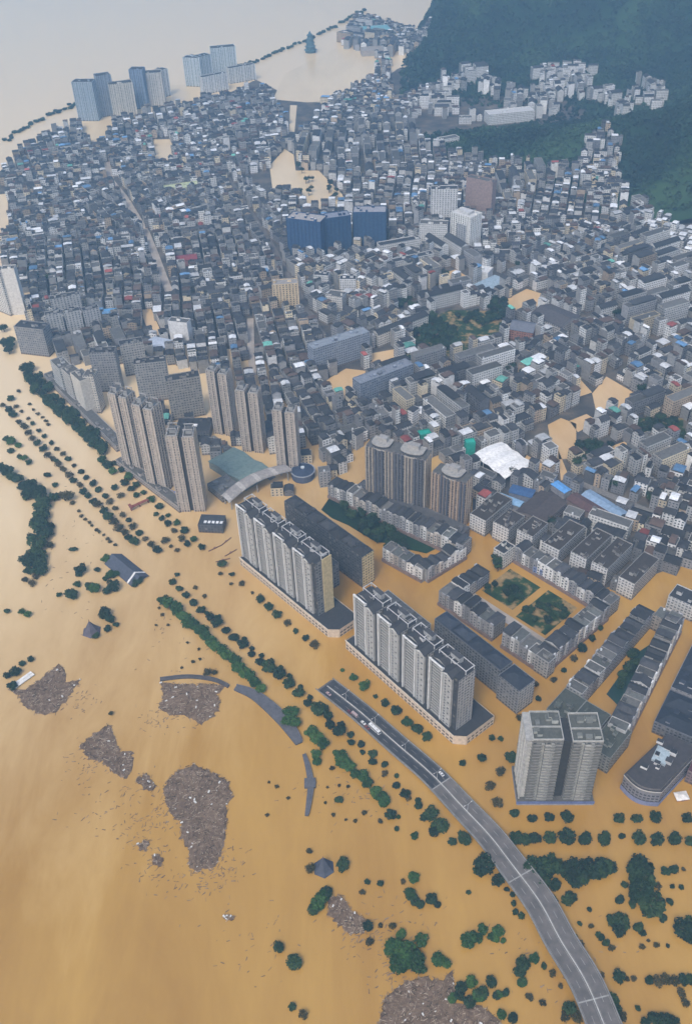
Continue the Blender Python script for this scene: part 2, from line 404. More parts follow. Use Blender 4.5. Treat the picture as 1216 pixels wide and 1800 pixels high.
def street(pts, w, mat=None, name="street"):
    q = gp(pts)
    for a, b in zip(q, q[1:]):
        d = (b - a) / np.linalg.norm(b - a); n = np.array([-d[1], d[0]]) * w / 2
        mark([a - n, b - n, b + n, a + n])
    if mat is not None:
        L, R = [], []
        for k, a in enumerate(q):
            d = q[min(k + 1, len(q) - 1)] - q[max(k - 1, 0)]; d = d / np.linalg.norm(d); n = np.array([-d[1], d[0]]) * w / 2
            L.append(a + n); R.append(a - n)
        v = [(p[0], p[1], 0.3) for p in R + L]; n = len(R)
        me = bpy.data.meshes.new(name)
        me.from_pydata(v, [], [(k, k + 1, n + k + 1, n + k) for k in range(n - 1)]); me.materials.append(mat)
        o = link(name, me); o['kind'] = 'structure'
PALE_ST = make_simple("wet_street", [(0.3, (0.30, 0.25, 0.20)), (0.7, (0.48, 0.42, 0.36))], 0.06, 0.4, 0.5)
street([(400, 312), (470, 420), (560, 580), (610, 640)], 10, ASPHALT)
street([(188, 285), (196, 318), (222, 350), (258, 410), (272, 445), (300, 520)], 11, PALE_ST)
street([(440, 560), (441, 620), (446, 660)], 9, PALE_ST)
street([(1000, 842), (1216, 930)], 8, CONCRETE)
street([(372, 768), (480, 842)], 8, CONCRETE, 'plaza_road')
street([(565, 585), (700, 545), (830, 480)], 9, None)
street([(640, 700), (800, 640), (950, 590), (1100, 530)], 9, None)
street([(1216, 560), (1100, 640), (1000, 740), (870, 800)], 9, None)
street([(860, 470), (950, 560), (1080, 660)], 8, None)

WHITE, CREAM, PALE, GREY, TAN, DGREY = (0.70, 0.70, 0.68), (0.60, 0.52, 0.38), (0.47, 0.47, 0.465), (0.27, 0.27, 0.28), (0.38, 0.30, 0.22), (0.15, 0.15, 0.16)
CEMENT = (0.29, 0.285, 0.28)
RDARK, RGREY, RBROWN, RBLUE, RWHITE, RGREEN, RRED = (0.042, 0.043, 0.048), (0.105, 0.104, 0.10), (0.085, 0.06, 0.05), (0.11, 0.22, 0.38), (0.55, 0.565, 0.58), (0.12, 0.34, 0.28), (0.26, 0.07, 0.06)
TINTS = [("white", WHITE, 5), ("cream", CREAM, 2), ("pale grey", PALE, 6), ("grey", GREY, 6), ("tan", TAN, 2), ("dark grey", DGREY, 3)]
ROOFS = [("flat roof", 'flat', RGREY, 6), ("dark gabled roof", 'gable', RDARK, 9), ("dark tin roof", 'shed', RDARK, 8), ("brown tin roof", 'shed', RBROWN, 5),
         ("blue tin roof", 'shed', RBLUE, 0.9), ("white tin roof", 'shed', RWHITE, 2.6), ("green tin roof", 'shed', RGREEN, 0.16), ("red tin roof", 'shed', RRED, 0.35),
         ("dark hipped roof", 'hip', RDARK, 3)]
EXTRAS = [("", 5), ("hut", 5), ("white tank", 3), ("black tank", 2), ("hut and tank", 3)]
def pick(rng, L): return rng.choices(L, [x[-1] for x in L])[0]

def window_mesh(w, h, col=(0.5, 0.5, 0.5)):
    m = MB(); t = 0.12
    m.box(-w / 2, w / 2, -0.10, 0.0, 0, t, col); m.box(-w / 2, w / 2, -0.10, 0.0, h - t, h, col)
    m.box(-w / 2, -w / 2 + t, -0.098, 0.0, t, h - t, col); m.box(w / 2 - t, w / 2, -0.098, 0.0, t, h - t, col); m.box(-t / 3, t / 3, -0.09, 0.0, t, h - t, col)
    m.face([(-w / 2, -0.05, 0), (w / 2, -0.05, 0), (w / 2, -0.05, h), (-w / 2, -0.05, h)], (0, 0, 0), 0, None, 1)
    return m.mesh("window", [MAS, GLASS])
WIN_S, WIN_L = window_mesh(1.7, 1.7, (0.35, 0.35, 0.36)), window_mesh(2.6, 2.0, (0.5, 0.5, 0.48))

def house_mbs(rng, w, d, h, tint, roof, extra, win_front=True, gable_end=None):
    """walls stand on z = 0 with the front along -y"""
    out = {}
    wl = MB(); k = rng.uniform(0.82, 1.35); front = tuple(min(0.78, c * k) for c in tint[1]); side = CEMENT if rng.random() < 0.6 else front
    side = sc(rng, side, 0.75, 1.15)
    kind, rc = roof[1], sc(rng, roof[2], 0.7, 1.5)
    x0, x1, y0, y1 = -w / 2, w / 2, -d / 2, d / 2
    q = [(x0, y0), (x1, y0), (x1, y1), (x0, y1)]
    top = h + (0.9 if kind in ('flat', 'shed') else 0)
    for i in range(4):
        wl.wallquad(q[i], q[(i + 1) % 4], -3.0, top, front if i in (0, 2) else side, 1.0 if (i in (0, 2) and (i or win_front)) or (i in (1, 3) and rng.random() < 0.45) else 0.0, 0, (rng.randint(0, 9) * 3.1 if i else 0) + 0.3)
    rf = MB(); floor_c = sc(rng, RGREY, 0.6, 1.3)
    if kind in ('flat', 'shed'):
        t = 0.25; p = [(x0 + t, y0 + t), (x1 - t, y0 + t), (x1 - t, y1 - t), (x0 + t, y1 - t)]
        for i in range(4):
            a, b = p[(i + 1) % 4], p[i]; wl.wallquad(a, b, h - 0.05, top, side)
            wl.face([(*q[i], top), (*q[(i + 1) % 4], top), (*p[(i + 1) % 4], top), (*p[i], top)], front)
        rf.face([(*c, h) for c in p], floor_c if kind == 'shed' else rc)
        out['roof'] = rf
        if kind == 'shed':
            sm = MB(); cov = rng.uniform(0.55, 0.95); z = h + rng.uniform(2.2, 2.9)
            xa, xb = (x0 + 0.1, x0 + w * cov) if rng.random() < 0.5 else (x1 - w * cov, x1 - 0.1)
            for px in (xa + 0.3, xb - 0.3):
                for py in (y0 + 0.7, y1 - 0.7): sm.box(px - 0.1, px + 0.1, py - 0.1, py + 0.1, h, z, (0.2, 0.2, 0.2))
            sm.box(xa + 0.6, xb - 0.6, 0, y1 - 0.6, h, z - 0.2, side, None, 0)
            sm.gable(xa, xb, y0 + 0.2, y1 - 0.2, z, rng.uniform(0.5, 1.6), rc, rc, 0.12, 0.3, ridge_x=rng.random() < 0.6)
            out['roof_shed'] = sm
    elif kind == 'gable':
        rf.gable(x0, x1, y0, y1, h, min(w, d) * rng.uniform(0.2, 0.34), rc, gable_end or front, 0.25, 0.4, ridge_x=w > d if rng.random() < 0.8 else w <= d); out['roof'] = rf
    else:
        rf.hip(x0 - 0.5, x1 + 0.5, y0 - 0.5, y1 + 0.5, h - 0.1, min(w, d) * 0.26, rc); out['roof'] = rf
    if 'hut' in extra[0] and kind == 'flat':
        hb = MB(); hx = rng.choice((x0 + 2, x1 - 2.2)); hy = rng.uniform(0, y1 - 2.6)
        hb.box(hx - 1.6, hx + 1.6, hy, hy + 2.5, h - 0.02, h + 2.6, side); hb.box(hx - 1.9, hx + 1.9, hy - 0.4, hy + 2.7, h + 2.6, h + 2.85, floor_c)
        out['stair_hut'] = hb
    if 'tank' in extra[0] and kind == 'flat':
        tb = MB(); c = (0.03, 0.03, 0.035) if 'black' in extra[0] else (0.6, 0.63, 0.66); tx = rng.uniform(x0 + 1.5, x1 - 1.5); ty = y0 + 1.7
        tb.cyl(tx, ty, h - 0.02, h + 1.7, 0.9, c); tb.cyl(tx, ty, h + 1.7, h + 2.0, 0.9, c, 8, 0.3)
        out['water_tank'] = tb
    out['wall'] = wl
    return out

# ---------------------------------------------------------------- towers and slabs seen one by one
LANDMARKS = {}
def frame(A, B, z=0.0):
    a, b = G(*A, z), G(*B, z)
    return a, math.atan2(b[1] - a[1], b[0] - a[0]), float(np.linalg.norm(b - a))
def roofscape(m, rng, x0, x1, y0, y1, h, n, wallc=PALE, dark=RDARK):
    for _ in range(n):
        w, d = rng.uniform(2.5, 5), rng.uniform(2.5, 4.5)
        if x1 - x0 < w + 1 or y1 - y0 < d + 1: continue
        x, y = rng.uniform(x0, x1 - w), rng.uniform(y0, y1 - d); t = rng.uniform(1.8, 3.6)
        c = sc(rng, wallc, 0.6, 1.3)
        m.box(x, x + w, y, y + d, h - 0.03, h + t, c, sc(rng, dark, 0.7, 1.5))
def walls_and_roof(parent, x0, x1, y0, y1, h, col, win, roofc, rng, z0=-3.0, huts=3, cols=None, wall='wall', par=1.1):
    m = MB(); t = 0.3; top = h + par
    q = [(x0, y0), (x1, y0), (x1, y1), (x0, y1)]; p = [(x0 + t, y0 + t), (x1 - t, y0 + t), (x1 - t, y1 - t), (x0 + t, y1 - t)]
    cc = cols or (col,) * 4
    for i in range(4):
        m.wallquad(q[i], q[(i + 1) % 4], z0, top, cc[i], win if not isinstance(win, tuple) else win[i])
        m.wallquad(p[(i + 1) % 4], p[i], h - 0.05, top, col)
        m.face([(*q[i], top), (*q[(i + 1) % 4], top), (*p[(i + 1) % 4], top), (*p[i], top)], col)
    o = m.build(wall, MAS, parent)
    r = MB(); r.face([(*c, h) for c in p], roofc)
    r.build('roof', MAS, parent)
    for _ in range(huts):
        if x1 - x0 < 8 or y1 - y0 < 7: break
        k = MB(); roofscape(k, rng, x0 + 1, x1 - 1, y0 + 1, y1 - 1, h, 1, col, roofc)
        if k.f: k.build('stair_hut', MAS, parent)
    return o

def slab(name, label, cat, A, B, d, yt=None, h=None, col=PALE, win=1.0, roofc=RGREY, huts=3, gaps=0, ribs=None, at=0.0, seed=1, group=None, short=None, cols=None, pitched=None, par=1.1):
    """a plain block: front wall foot from A to B in the photograph, depth d metres, head of the wall at A at yt"""
    rng = random.Random(seed)
    o, rot, L = frame(A, B, at)
    if h is None: h = hpx(A[0], A[1], yt)
    t = thing(name, label, cat, (*o, 0), rot, group)
    mark(rect_pts(o, rot, -2, L + 2, -2, d + 2))
    if short: LANDMARKS[short] = np.array(rect_pts(o, rot, 0, L, 0, d)).mean(0)
    if pitched:
        m = MB()
        for a, b, k in (((0, 0), (L, 0), 0), ((L, 0), (L, d), 1), ((L, d), (0, d), 2), ((0, d), (0, 0), 3)): m.wallquad(a, b, -3, h, (cols or (col,) * 4)[k], win)
        m.build('wall', MAS, t)
        r = MB(); r.gable(0, L, 0, d, h, pitched, roofc, col, 0.3, 0.7, ridge_x=L > d); r.build('roof', MAS, t)
    else: walls_and_roof(t, 0, L, 0, d, h, col, win, roofc, rng, huts=huts, cols=cols, par=par)
    if ribs:                                             # pilasters up the front and the ends
        step, out, rc = ribs
        n = max(2, round(L / step))
        for k in range(n + 1):
            m = MB(); x = L * k / n; m.box(x - 0.45, x + 0.45, -out, 0.02, -2, h + 0.6, rc); m.build('pilaster', MAS, t)
        n = max(1, round(d / step))
        for k in range(n + 1):
            m = MB(); y = d * k / n; m.box(L - 0.02, L + out, y - 0.45, y + 0.45, -2, h + 0.6, rc); m.build('pilaster', MAS, t)
    return t, o, rot, L, h

def balcony_mesh(w, d, slabc=WHITE, railc=(0.16, 0.17, 0.19)):
    m = MB(); m.box(0, w, -d, 0, 0, 0.25, slabc)
    m.box(0, w, -d, -d + 0.12, 0.25, 1.2, railc); m.box(0, 0.12, -d + 0.121, -0.01, 0.25, 1.2, railc); m.box(w - 0.12, w, -d + 0.121, -0.01, 0.25, 1.2, railc)
    m.box(-0.05, w + 0.05, -d - 0.06, -d + 0.16, 1.2, 1.38, slabc)
    return m.mesh("balcony", MAS)

def complex_block(label, A, B, yt, seed, units, depth_m, tower_x, end_yellow, podium_h=8.5, tail=0.0, group=None, hh=None, short=None):
    """long podium with a row of attached towers along the river front"""
    rng = random.Random(seed)
    o, rot, L = frame(A, B)
    t = thing('apartment_complex', label, 'apartment complex', (*o, 0), rot, group)
    mark(rect_pts(o, rot, -4, L + 4, -6, depth_m + 6)); LANDMARKS[short] = np.array(rect_pts(o, rot, 0, L, 0, depth_m)).mean(0)
    STONE = (0.60, 0.50, 0.40); ph = podium_h
    pm = MB(); ch = 7.0
    ring = [(0, 0), (L - ch, 0), (L, ch), (L, depth_m), (0, depth_m)]
    for k in range(5): pm.wallquad(ring[k], ring[(k + 1) % 5], -3, ph + 0.9, STONE, 0)
    pod = pm.build('podium', MAS, t)
    rf = MB(); rf.face([(x, y, ph) for x, y in [(0.3, 0.3), (L - ch, 0.3), (L - 0.4, ch), (L - 0.4, depth_m - 0.3), (0.3, depth_m - 0.3)]], RDARK); rf.build('podium_roof', MAS, pod)
    cor = MB(); cor.box(-0.4, L - ch, -0.4, 0.02, ph + 0.2, ph + 1.2, (0.68, 0.6, 0.5)); cor.build('cornice', MAS, pod)
    n = int((L - ch) / 4.2); wm = window_mesh(2.9, 2.3, (0.66, 0.58, 0.48))
    for k in range(n):
        for z in (0.6, 4.3):
            link('window', wm, pod, ((k + 0.5) * (L - ch) / n, -0.01, z))
    n2 = int(depth_m / 5)
    for k in range(n2):
        for z in (0.6, 4.3): link('window', wm, pod, (L + 0.01, ch + (k + 0.6) * (depth_m - ch) / n2 if k < n2 - 1 else depth_m - 2.5, z), math.pi / 2)
    a0, a1 = tower_x
    W = (a1 - a0) / units; y0 = 5.0; D = 17.0
    H = hh
    FL = 3.15; nf = int((H - ph) / FL)
    bw = W * 0.30
    bal = balcony_mesh(W * 0.36, 1.6, (0.52, 0.52, 0.51), (0.06, 0.06, 0.065)); bal2 = balcony_mesh(bw * 0.8, 1.2, (0.66, 0.66, 0.65), (0.3, 0.3, 0.31))
    for i in range(units):
        x = a0 + i * W; gap = W * 0.13; last = i == units - 1
        m = MB(); endc = (0.62, 0.50, 0.28) if (last and end_yellow) else (0.40, 0.39, 0.38)
        xw = x + W - gap if not last else x + W
        m.box(x, xw, y0, y0 + D, ph - 1, H, (0.17, 0.17, 0.175), RDARK, 1.0, cols=((0.06, 0.06, 0.065), (0.2, 0.2, 0.2) if end_yellow else endc, (0.3, 0.3, 0.3), (0.3, 0.3, 0.3)))
        tw = m.build('tower', MAS, t)
        if last and end_yellow:
            g = MB(); g.box(xw - 0.02, xw + 0.8, y0 + D * 0.42, y0 + D + 0.3, ph - 1, H + 0.6, (0.56, 0.45, 0.25)); g.build('end_wall', MAS, tw)
        if not last:
            g = MB(); g.box(xw + 0.01, x + W - 0.01, y0 + 6, y0 + D - 1, ph - 1, H - 1.5, (0.07, 0.07, 0.075), RDARK); g.build('link_wall', MAS, tw)
        # right bay: pale column with windows, left bay: framed balcony lattice
        b = MB(); bx = x + W * 0.52; b.box(bx, bx + bw, y0 - 2.0, y0 + 0.02, ph - 0.5, H - 1, (0.43, 0.425, 0.41), (0.3, 0.3, 0.3)); b.build('bay', MAS, tw)
        b = MB()
        for xx in (x + 0.3, x + W * 0.47): b.box(xx - 0.5, xx + 0.5, y0 - 2.2, y0 + 0.02, ph - 0.5, H + 1.0, (0.72, 0.72, 0.71))
        b.box(x - 0.2, x + W * 0.47 + 0.5, y0 - 2.25, y0 - 1.2, H + 1.0, H + 2.2, (0.72, 0.72, 0.71)); b.build('balcony_frame', MAS, tw)
        for f in range(nf):
            z = ph + 0.4 + f * FL
            link('balcony', bal, tw, (x + W * 0.075, y0 - 0.01, z))
            link('window', WIN_S, tw, (bx + bw * 0.3, y0 - 2.01, z + 0.8)); 
            if f % 2 == 0: link('window', WIN_S, tw, (bx + bw * 0.72, y0 - 2.01, z + 0.8))
            if last and not end_yellow and f < 17:
                link('window', WIN_L, tw, (xw + 0.01, y0 + D * 0.62, z + 0.7), math.pi / 2)
        # gabled white crown over the right bay and the roof pergolas
        r = MB(); r.gable(bx - 0.6, bx + bw + 0.6, y0 - 2.6, y0 + D * 0.62, H - 0.9, 3.0, (0.055, 0.056, 0.062), (0.66, 0.66, 0.65), 0.35, 0.4, ridge_x=False); r.build('gable_roof', MAS, tw)
        r = MB(); r.gable(x + 0.6, x + W * 0.44, y0 + 2, y0 + D * 0.8, H + 0.02, 2.6, (0.05, 0.05, 0.056), (0.4, 0.4, 0.4), 0.3, 0.3, ridge_x=False); r.build('gable_roof', MAS, tw)
        r = MB(); r.box(x + W * 0.3, x + W * 0.62, y0 + D * 0.66, y0 + D - 1.5, H - 0.5, H + 5.5, (0.36, 0.36, 0.36), (0.07, 0.07, 0.075)); r.build('stair_hut', MAS, tw)
        r = MB(); zt = H + 3.6
        for xx in (x + 0.8, x + W * 0.46, xw - 0.8):
            for yy in (y0 + D * 0.45, y0 + D - 0.8): r.box(xx - 0.3, xx + 0.3, yy - 0.3, yy + 0.3, H - 0.1, zt, (0.5, 0.5, 0.5))
        for xx in (x + 0.8, x + W * 0.46, xw - 0.8): r.beam((xx, y0 + D * 0.45 - 0.5, zt + 0.3), (xx, y0 + D - 0.3, zt + 0.3), 0.6, (0.5, 0.5, 0.5))
        for yy in (y0 + D * 0.45, y0 + D - 0.8): r.beam((x + 0.4, yy, zt + 0.28), (xw - 0.4, yy, zt + 0.28), 0.5, (0.5, 0.5, 0.5))
        r.build('roof_frame', MAS, tw)
        r = MB(); roofscape(r, rng, x + 1, xw - 1, y0 + D * 0.3, y0 + D - 1, H, 2, (0.5, 0.5, 0.5)); r.build('roof_hut', MAS, tw)
    return t, o, rot, L

def wing_tower(label, A, B, d, yt, seed, col, name='apartment_tower', group=None, short=None, slit=0.19, crown=True, endc=None, step=3.2, win=0.5, h=None, strip=None):
    """two tall wings with a dark recess between them and ribs up the walls"""
    rng = random.Random(seed)
    o, rot, L = frame(A, B)
    if h is None: h = hpx(A[0], A[1], yt)
    t = thing(name, label, 'tower', (*o, 0), rot, group)
    mark(rect_pts(o, rot, -3, L + 3, -3, d + 3))
    if short: LANDMARKS[short] = np.array(rect_pts(o, rot, 0, L, 0, d)).mean(0)
    w = L * (1 - slit) / 2
    endc = endc or col
    for k, x0 in enumerate((0, L - w)):
        m = MB(); x1 = x0 + w; hh = h - (1.5 if k else 0)
        m.box(x0, x1, 0, d, -3, hh, col, RGREY, win, cols=(col, endc, col, tuple(c * 0.95 for c in col)))
        n = max(2, round(w / step))
        for q in range(n + 1):
            x = x0 + w * q / n; m.box(x - 0.4, x + 0.4, -0.6, 0.02, -3, hh + 0.8, tuple(c * 1.12 for c in (strip or col)))
        nd = max(2, round(d / (step * 1.4)))
        if not k or slit > 0.1:
            for q in range(nd + 1):
                y = d * q / nd; m.box(x1 - 0.02, x1 + 0.5, y - 0.4, y + 0.4, -3, hh + 0.8, tuple(c * 1.06 for c in (strip or endc)))
        wg = m.build('wing', MAS, t)
        r = MB(); c = (0.36, 0.35, 0.34)
        for xx in (x0 + 0.6, x1 - 0.6): r.box(xx - 0.4, xx + 0.4, 0.3, d - 0.3, hh - 0.02, hh + 1.6, c)
        for yy in (0.5, d - 0.5): r.box(x0 + 1.01, x1 - 1.01, yy - 0.35, yy + 0.35, hh - 0.02, hh + 1.5, c)
        r.build('parapet', MAS, wg)
        r = MB(); r.box(x0 + w * 0.25, x1 - w * 0.2, d * 0.35, d * 0.8, hh - 0.02, hh + 4.5, (0.32, 0.32, 0.32), RGREY); r.build('lift_house', MAS, wg)
        if crown:
            r = MB(); z = hh + 5.5
            for yy in (d * 0.3, d * 0.86):
                for xx in (x0 + 1, x1 - 1): r.box(xx - 0.3, xx + 0.3, yy - 0.3, yy + 0.3, hh - 0.02, z, c)
                r.beam((x0 + 0.4, yy, z + 0.3), (x1 - 0.4, yy, z + 0.3), 0.7, c)
            r.build('roof_frame', MAS, wg)
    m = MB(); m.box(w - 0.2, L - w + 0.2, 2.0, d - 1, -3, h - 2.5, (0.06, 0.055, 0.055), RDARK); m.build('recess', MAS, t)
    return t, o, rot, L, h

# ---------------------------------------------------------------- the flats along the embankment
def fixed_complexes():
    complex_block("grey tower flats on the podium with one plain mustard end wall, facing the river", (423, 993), (586, 1128), None, 3, 4, 30, (0.5, 108), True, 9.0, short="mustard-ended flats", hh=70)
    complex_block("pale stone podium with four gabled towers, directly beside the bridge ramp", (608, 1140), (807, 1318), None, 4, 4, 37, (9, 126), False, 9.5, short="gabled flats", hh=67)
fixed_complexes()
F1, F2 = frame((423, 993), (586, 1128)), frame((608, 1140), (807, 1318))
def rel(F, x, y):
    c, s = math.cos(F[1]), math.sin(F[1])
    return np.array([F[0][0] + c * x - s * y, F[0][1] + s * x + c * y])

def world_slab(name, label, cat, F, x0, x1, y0, y1, h, col, win, roofc, seed, group=None, cols=None, huts=5, hips=0, short=None, roofname='pitched_roof'):
    rng = random.Random(seed); o = rel(F, x0, y0)
    t = thing(name, label, cat, (*o, 0), F[1], group); mark(rect_pts(o, F[1], -2, x1 - x0 + 2, -2, y1 - y0 + 2))
    walls_and_roof(t, 0, x1 - x0, 0, y1 - y0, h, col, win, roofc, rng, huts=huts, cols=cols, par=0.9)
    n = hips
    for k in range(n):
        w = (x1 - x0) / n; r = MB(); r.hip(k * w + 0.8, (k + 1) * w - 0.8, 0.8 + (k % 2) * 1.5, y1 - y0 - 0.8, h + 0.9, rng.uniform(2.5, 4.2), sc(rng, roofc, 0.8, 1.5)); r.build(roofname, MAS, t)
    if short: LANDMARKS[short] = np.array(rect_pts(o, F[1], 0, x1 - x0, 0, y1 - y0)).mean(0)
    return t
NAVY = (0.035, 0.042, 0.058)
world_slab('apartment_block', "long dark block with black roofs and mustard end, behind the mustard-ended flats", 'apartment block', F1, -8, 102, 62, 76, 37, (0.10, 0.105, 0.115), 1.0, RDARK, 11, cols=((0.09, 0.095, 0.11), (0.6, 0.48, 0.26), (0.2, 0.2, 0.2), (0.2, 0.2, 0.2)), huts=14, hips=7)
world_slab('apartment_block', "low block with black hipped roofs squeezed between the tower flats and their rear block", 'apartment block', F1, 2, 84, 34, 50, 27, (0.2, 0.2, 0.21), 1.0, RDARK, 12, huts=10, hips=6)
world_slab('apartment_block', "long block with slate-blue hipped roofs behind the gabled tower flats", 'apartment block', F2, 44, 118, 60, 74, 29, (0.17, 0.18, 0.2), 1.0, NAVY, 13, huts=3, hips=4)
world_slab('apartment_block', "slate-roofed corner block with a pale end wall behind the gabled tower flats", 'apartment block', F2, 119, 141, 57, 75, 27, (0.24, 0.25, 0.27), 1.0, NAVY, 14, cols=((0.22, 0.23, 0.25), (0.42, 0.42, 0.42), (0.3, 0.3, 0.3), (0.3, 0.3, 0.3)), huts=1, hips=1)
world_slab('apartment_block', "low cluttered block of white roof sheds at the upstream end of the gabled tower flats", 'apartment block', F2, -14, 40, 44, 60, 20, (0.4, 0.4, 0.4), 1.0, RGREY, 15, huts=12, hips=3)

def riverside_slab_tower():
    o, rot, L = frame((910, 1410), (1036, 1410)); rng = random.Random(5); H = 72
    t = thing('apartment_tower', "weathered grey slab tower split by a dark slot, with a blue fascia at the waterline", 'tower', (*o, 0), rot)
    mark(rect_pts(o, rot, -5, L + 5, -5, 35)); LANDMARKS["slotted slab tower"] = rel((o, rot), L / 2, 12)
    w = L * 0.44; D = 24; c = (0.24, 0.24, 0.23)
    p = MB(); p.box(-1.5, L + 2, -2.5, D + 4, -3, 4.2, (0.30, 0.31, 0.36), RGREY); pd = p.build('podium', MAS, t)
    f = MB(); f.box(-1.8, L + 2.3, -2.9, -2.52, 2.2, 4.6, (0.13, 0.17, 0.34)); f.build('fascia', MAS, pd)
    FL = 3.25; nf = int((H - 5) / FL)
    bal = balcony_mesh(w * 0.26, 1.5, (0.27, 0.27, 0.26), (0.16, 0.16, 0.15)); bal2 = balcony_mesh(w * 0.3, 2.0, (0.42, 0.42, 0.4), (0.22, 0.22, 0.215))
    for k, x0 in enumerate((4.0, L - w + 2.0)):
        m = MB(); x1 = x0 + w - 2
        m.box(x0, x1, 0, D, 4.1, H - 2 * k, c, (0.10, 0.105, 0.095), 1.0, cols=((0.2, 0.2, 0.19), (0.22, 0.22, 0.22), c, c)); wg = m.build('wing', MAS, t)
        for q in (0.34, 0.66):
            b = MB(); xx = x0 + (x1 - x0) * q; b.box(xx - 1.0, xx + 1.0, -0.9, 0.02, 4.15, H - 3, (0.32, 0.32, 0.30)); b.build('pilaster', MAS, wg)
        for fl in range(nf):
            z = 5.0 + fl * FL
            link('balcony', bal, wg, (x0 + 0.6, -0.01, z)); link('balcony', bal2, wg, (x0 + (x1 - x0) * 0.4, -0.01, z + 0.2)); link('balcony', bal, wg, (x1 - w * 0.29, -0.01, z))
        r = MB(); roofscape(r, rng, x0 + 1, x1 - 1, 2, D - 2, H - 2 * k, 7, (0.34, 0.35, 0.33), (0.12, 0.125, 0.115)); r.build('stair_hut', MAS, wg)
        r = MB(); hh = H - 2 * k
        for yy in (0.2, D * 0.45, D - 0.4): r.box(x0, x1, yy - 0.25, yy + 0.25, hh - 0.02, hh + 1.5, (0.42, 0.42, 0.4))
        for xx in (x0 + 0.25, x1 - 0.25):
            r.box(xx - 0.25, xx + 0.25, 0.451, D * 0.45 - 0.251, hh - 0.02, hh + 1.4, (0.42, 0.42, 0.4)); r.box(xx - 0.25, xx + 0.25, D * 0.45 + 0.251, D - 0.651, hh - 0.02, hh + 1.4, (0.42, 0.42, 0.4))
        r.build('parapet', MAS, wg)
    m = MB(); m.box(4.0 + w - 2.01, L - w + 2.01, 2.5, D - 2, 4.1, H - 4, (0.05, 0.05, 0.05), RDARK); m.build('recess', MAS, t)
    m = MB()                                                         # open white frame up the upstream side
    for yy in (0.6, D * 0.33, D * 0.66, D - 0.6): m.box(-0.5, 0.5, yy - 0.5, yy + 0.5, 4.1, H - 1, (0.45, 0.44, 0.42))
    for fl in range(nf + 1):
        z = 5.0 + fl * FL; m.box(-0.3, 4.0, 1.1, D - 1.1, z, z + 0.35, (0.5, 0.49, 0.46))
    m.box(-0.6, 4.0, 0.0, D, H - 1, H, (0.36, 0.355, 0.34)); m.build('side_gallery', MAS, t)
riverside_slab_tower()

TG = (0.45, 0.395, 0.345)
G3 = "tall paired-wing towers by the embankment"
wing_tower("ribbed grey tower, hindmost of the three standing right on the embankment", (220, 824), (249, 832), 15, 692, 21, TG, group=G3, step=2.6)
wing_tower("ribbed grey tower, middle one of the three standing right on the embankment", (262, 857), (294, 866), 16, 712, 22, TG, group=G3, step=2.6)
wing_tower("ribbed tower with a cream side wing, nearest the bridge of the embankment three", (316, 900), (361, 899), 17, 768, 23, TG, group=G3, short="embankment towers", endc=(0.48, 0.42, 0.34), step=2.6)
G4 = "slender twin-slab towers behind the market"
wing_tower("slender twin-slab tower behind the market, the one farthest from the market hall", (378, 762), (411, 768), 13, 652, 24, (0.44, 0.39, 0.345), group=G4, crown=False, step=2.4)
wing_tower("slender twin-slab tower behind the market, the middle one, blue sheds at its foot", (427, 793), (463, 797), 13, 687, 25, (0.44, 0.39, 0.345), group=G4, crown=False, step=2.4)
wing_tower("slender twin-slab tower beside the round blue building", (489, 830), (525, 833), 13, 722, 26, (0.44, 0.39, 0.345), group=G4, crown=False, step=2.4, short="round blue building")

def curved_tower(label, A, B, d, yt, seed, cols, bulges, short=None):
    """brown and glass tower with rounded roof cornices"""
    rng = random.Random(seed); o, rot, L = frame(A, B); H = hpx(A[0], A[1], yt)
    t = thing('apartment_tower', label, 'tower', (*o, 0), rot, "brown strip-windowed towers with rounded cornices"); mark(rect_pts(o, rot, -4, L + 4, -4, d + 4))
    if short: LANDMARKS[short] = rel((o, rot), L / 2, d / 2)
    m = MB(); m.box(0, L, 0, d, -3, H, cols[0], RGREY, 0.5, cols=(cols[0], cols[1], cols[0], cols[1])); m.build('wall', MAS, t)
    n = int(L / 3.4)
    for k in range(n + 1):
        x = L * k / n; q = MB(); cc = cols[2] if (k // 3) % 2 == 0 else (0.10, 0.105, 0.125)
        q.box(x - 0.75, x + 0.75, -0.9 - 0.5 * (k % 2), 0.02, -3, H - 1.5, cc); q.build('pilaster', MAS, t)
    for k in range(1, int(d / 4)):
        q = MB(); q.box(L - 0.02, L + 0.7, k * 4 - 0.7, k * 4 + 0.7, -3, H - 2, (0.46, 0.37, 0.29)); q.build('pilaster', MAS, t)
    for bx, bwid in bulges:                                           # rounded cornice: stacked arcs
        q = MB(); n = 12
        for z0, z1, r, c in ((H - 2.6, H - 1.0, 1.0, (0.40, 0.37, 0.34)), (H - 1.0, H + 2.2, 0.9, (0.07, 0.07, 0.075)), (H + 2.2, H + 3.4, 0.97, (0.42, 0.40, 0.37))):
            pts = [(bx + bwid / 2 * math.cos(math.pi + math.pi * i / n) * r, d * 0.3 + (d * 0.3 + 1.0) * math.sin(math.pi + math.pi * i / n) * r) for i in range(n + 1)]
            pts += [(bx + bwid / 2 * r, d * 0.9), (bx - bwid / 2 * r, d * 0.9)]
            for i in range(len(pts)): q.wallquad(pts[i], pts[(i + 1) % len(pts)], z0, z1, c)
            q.face([(p[0], p[1], z1) for p in pts], (0.33, 0.32, 0.3)); q.face([(p[0], p[1], z0) for p in pts[::-1]], c)
        q.build('cornice', MAS, t)
        q = MB(); q.box(bx - bwid * 0.2, bx + bwid * 0.25, d * 0.4, d * 0.8, H + 3.3, H + 7.5, (0.40, 0.38, 0.36), (0.3, 0.29, 0.28)); q.build('lift_house', MAS, t)
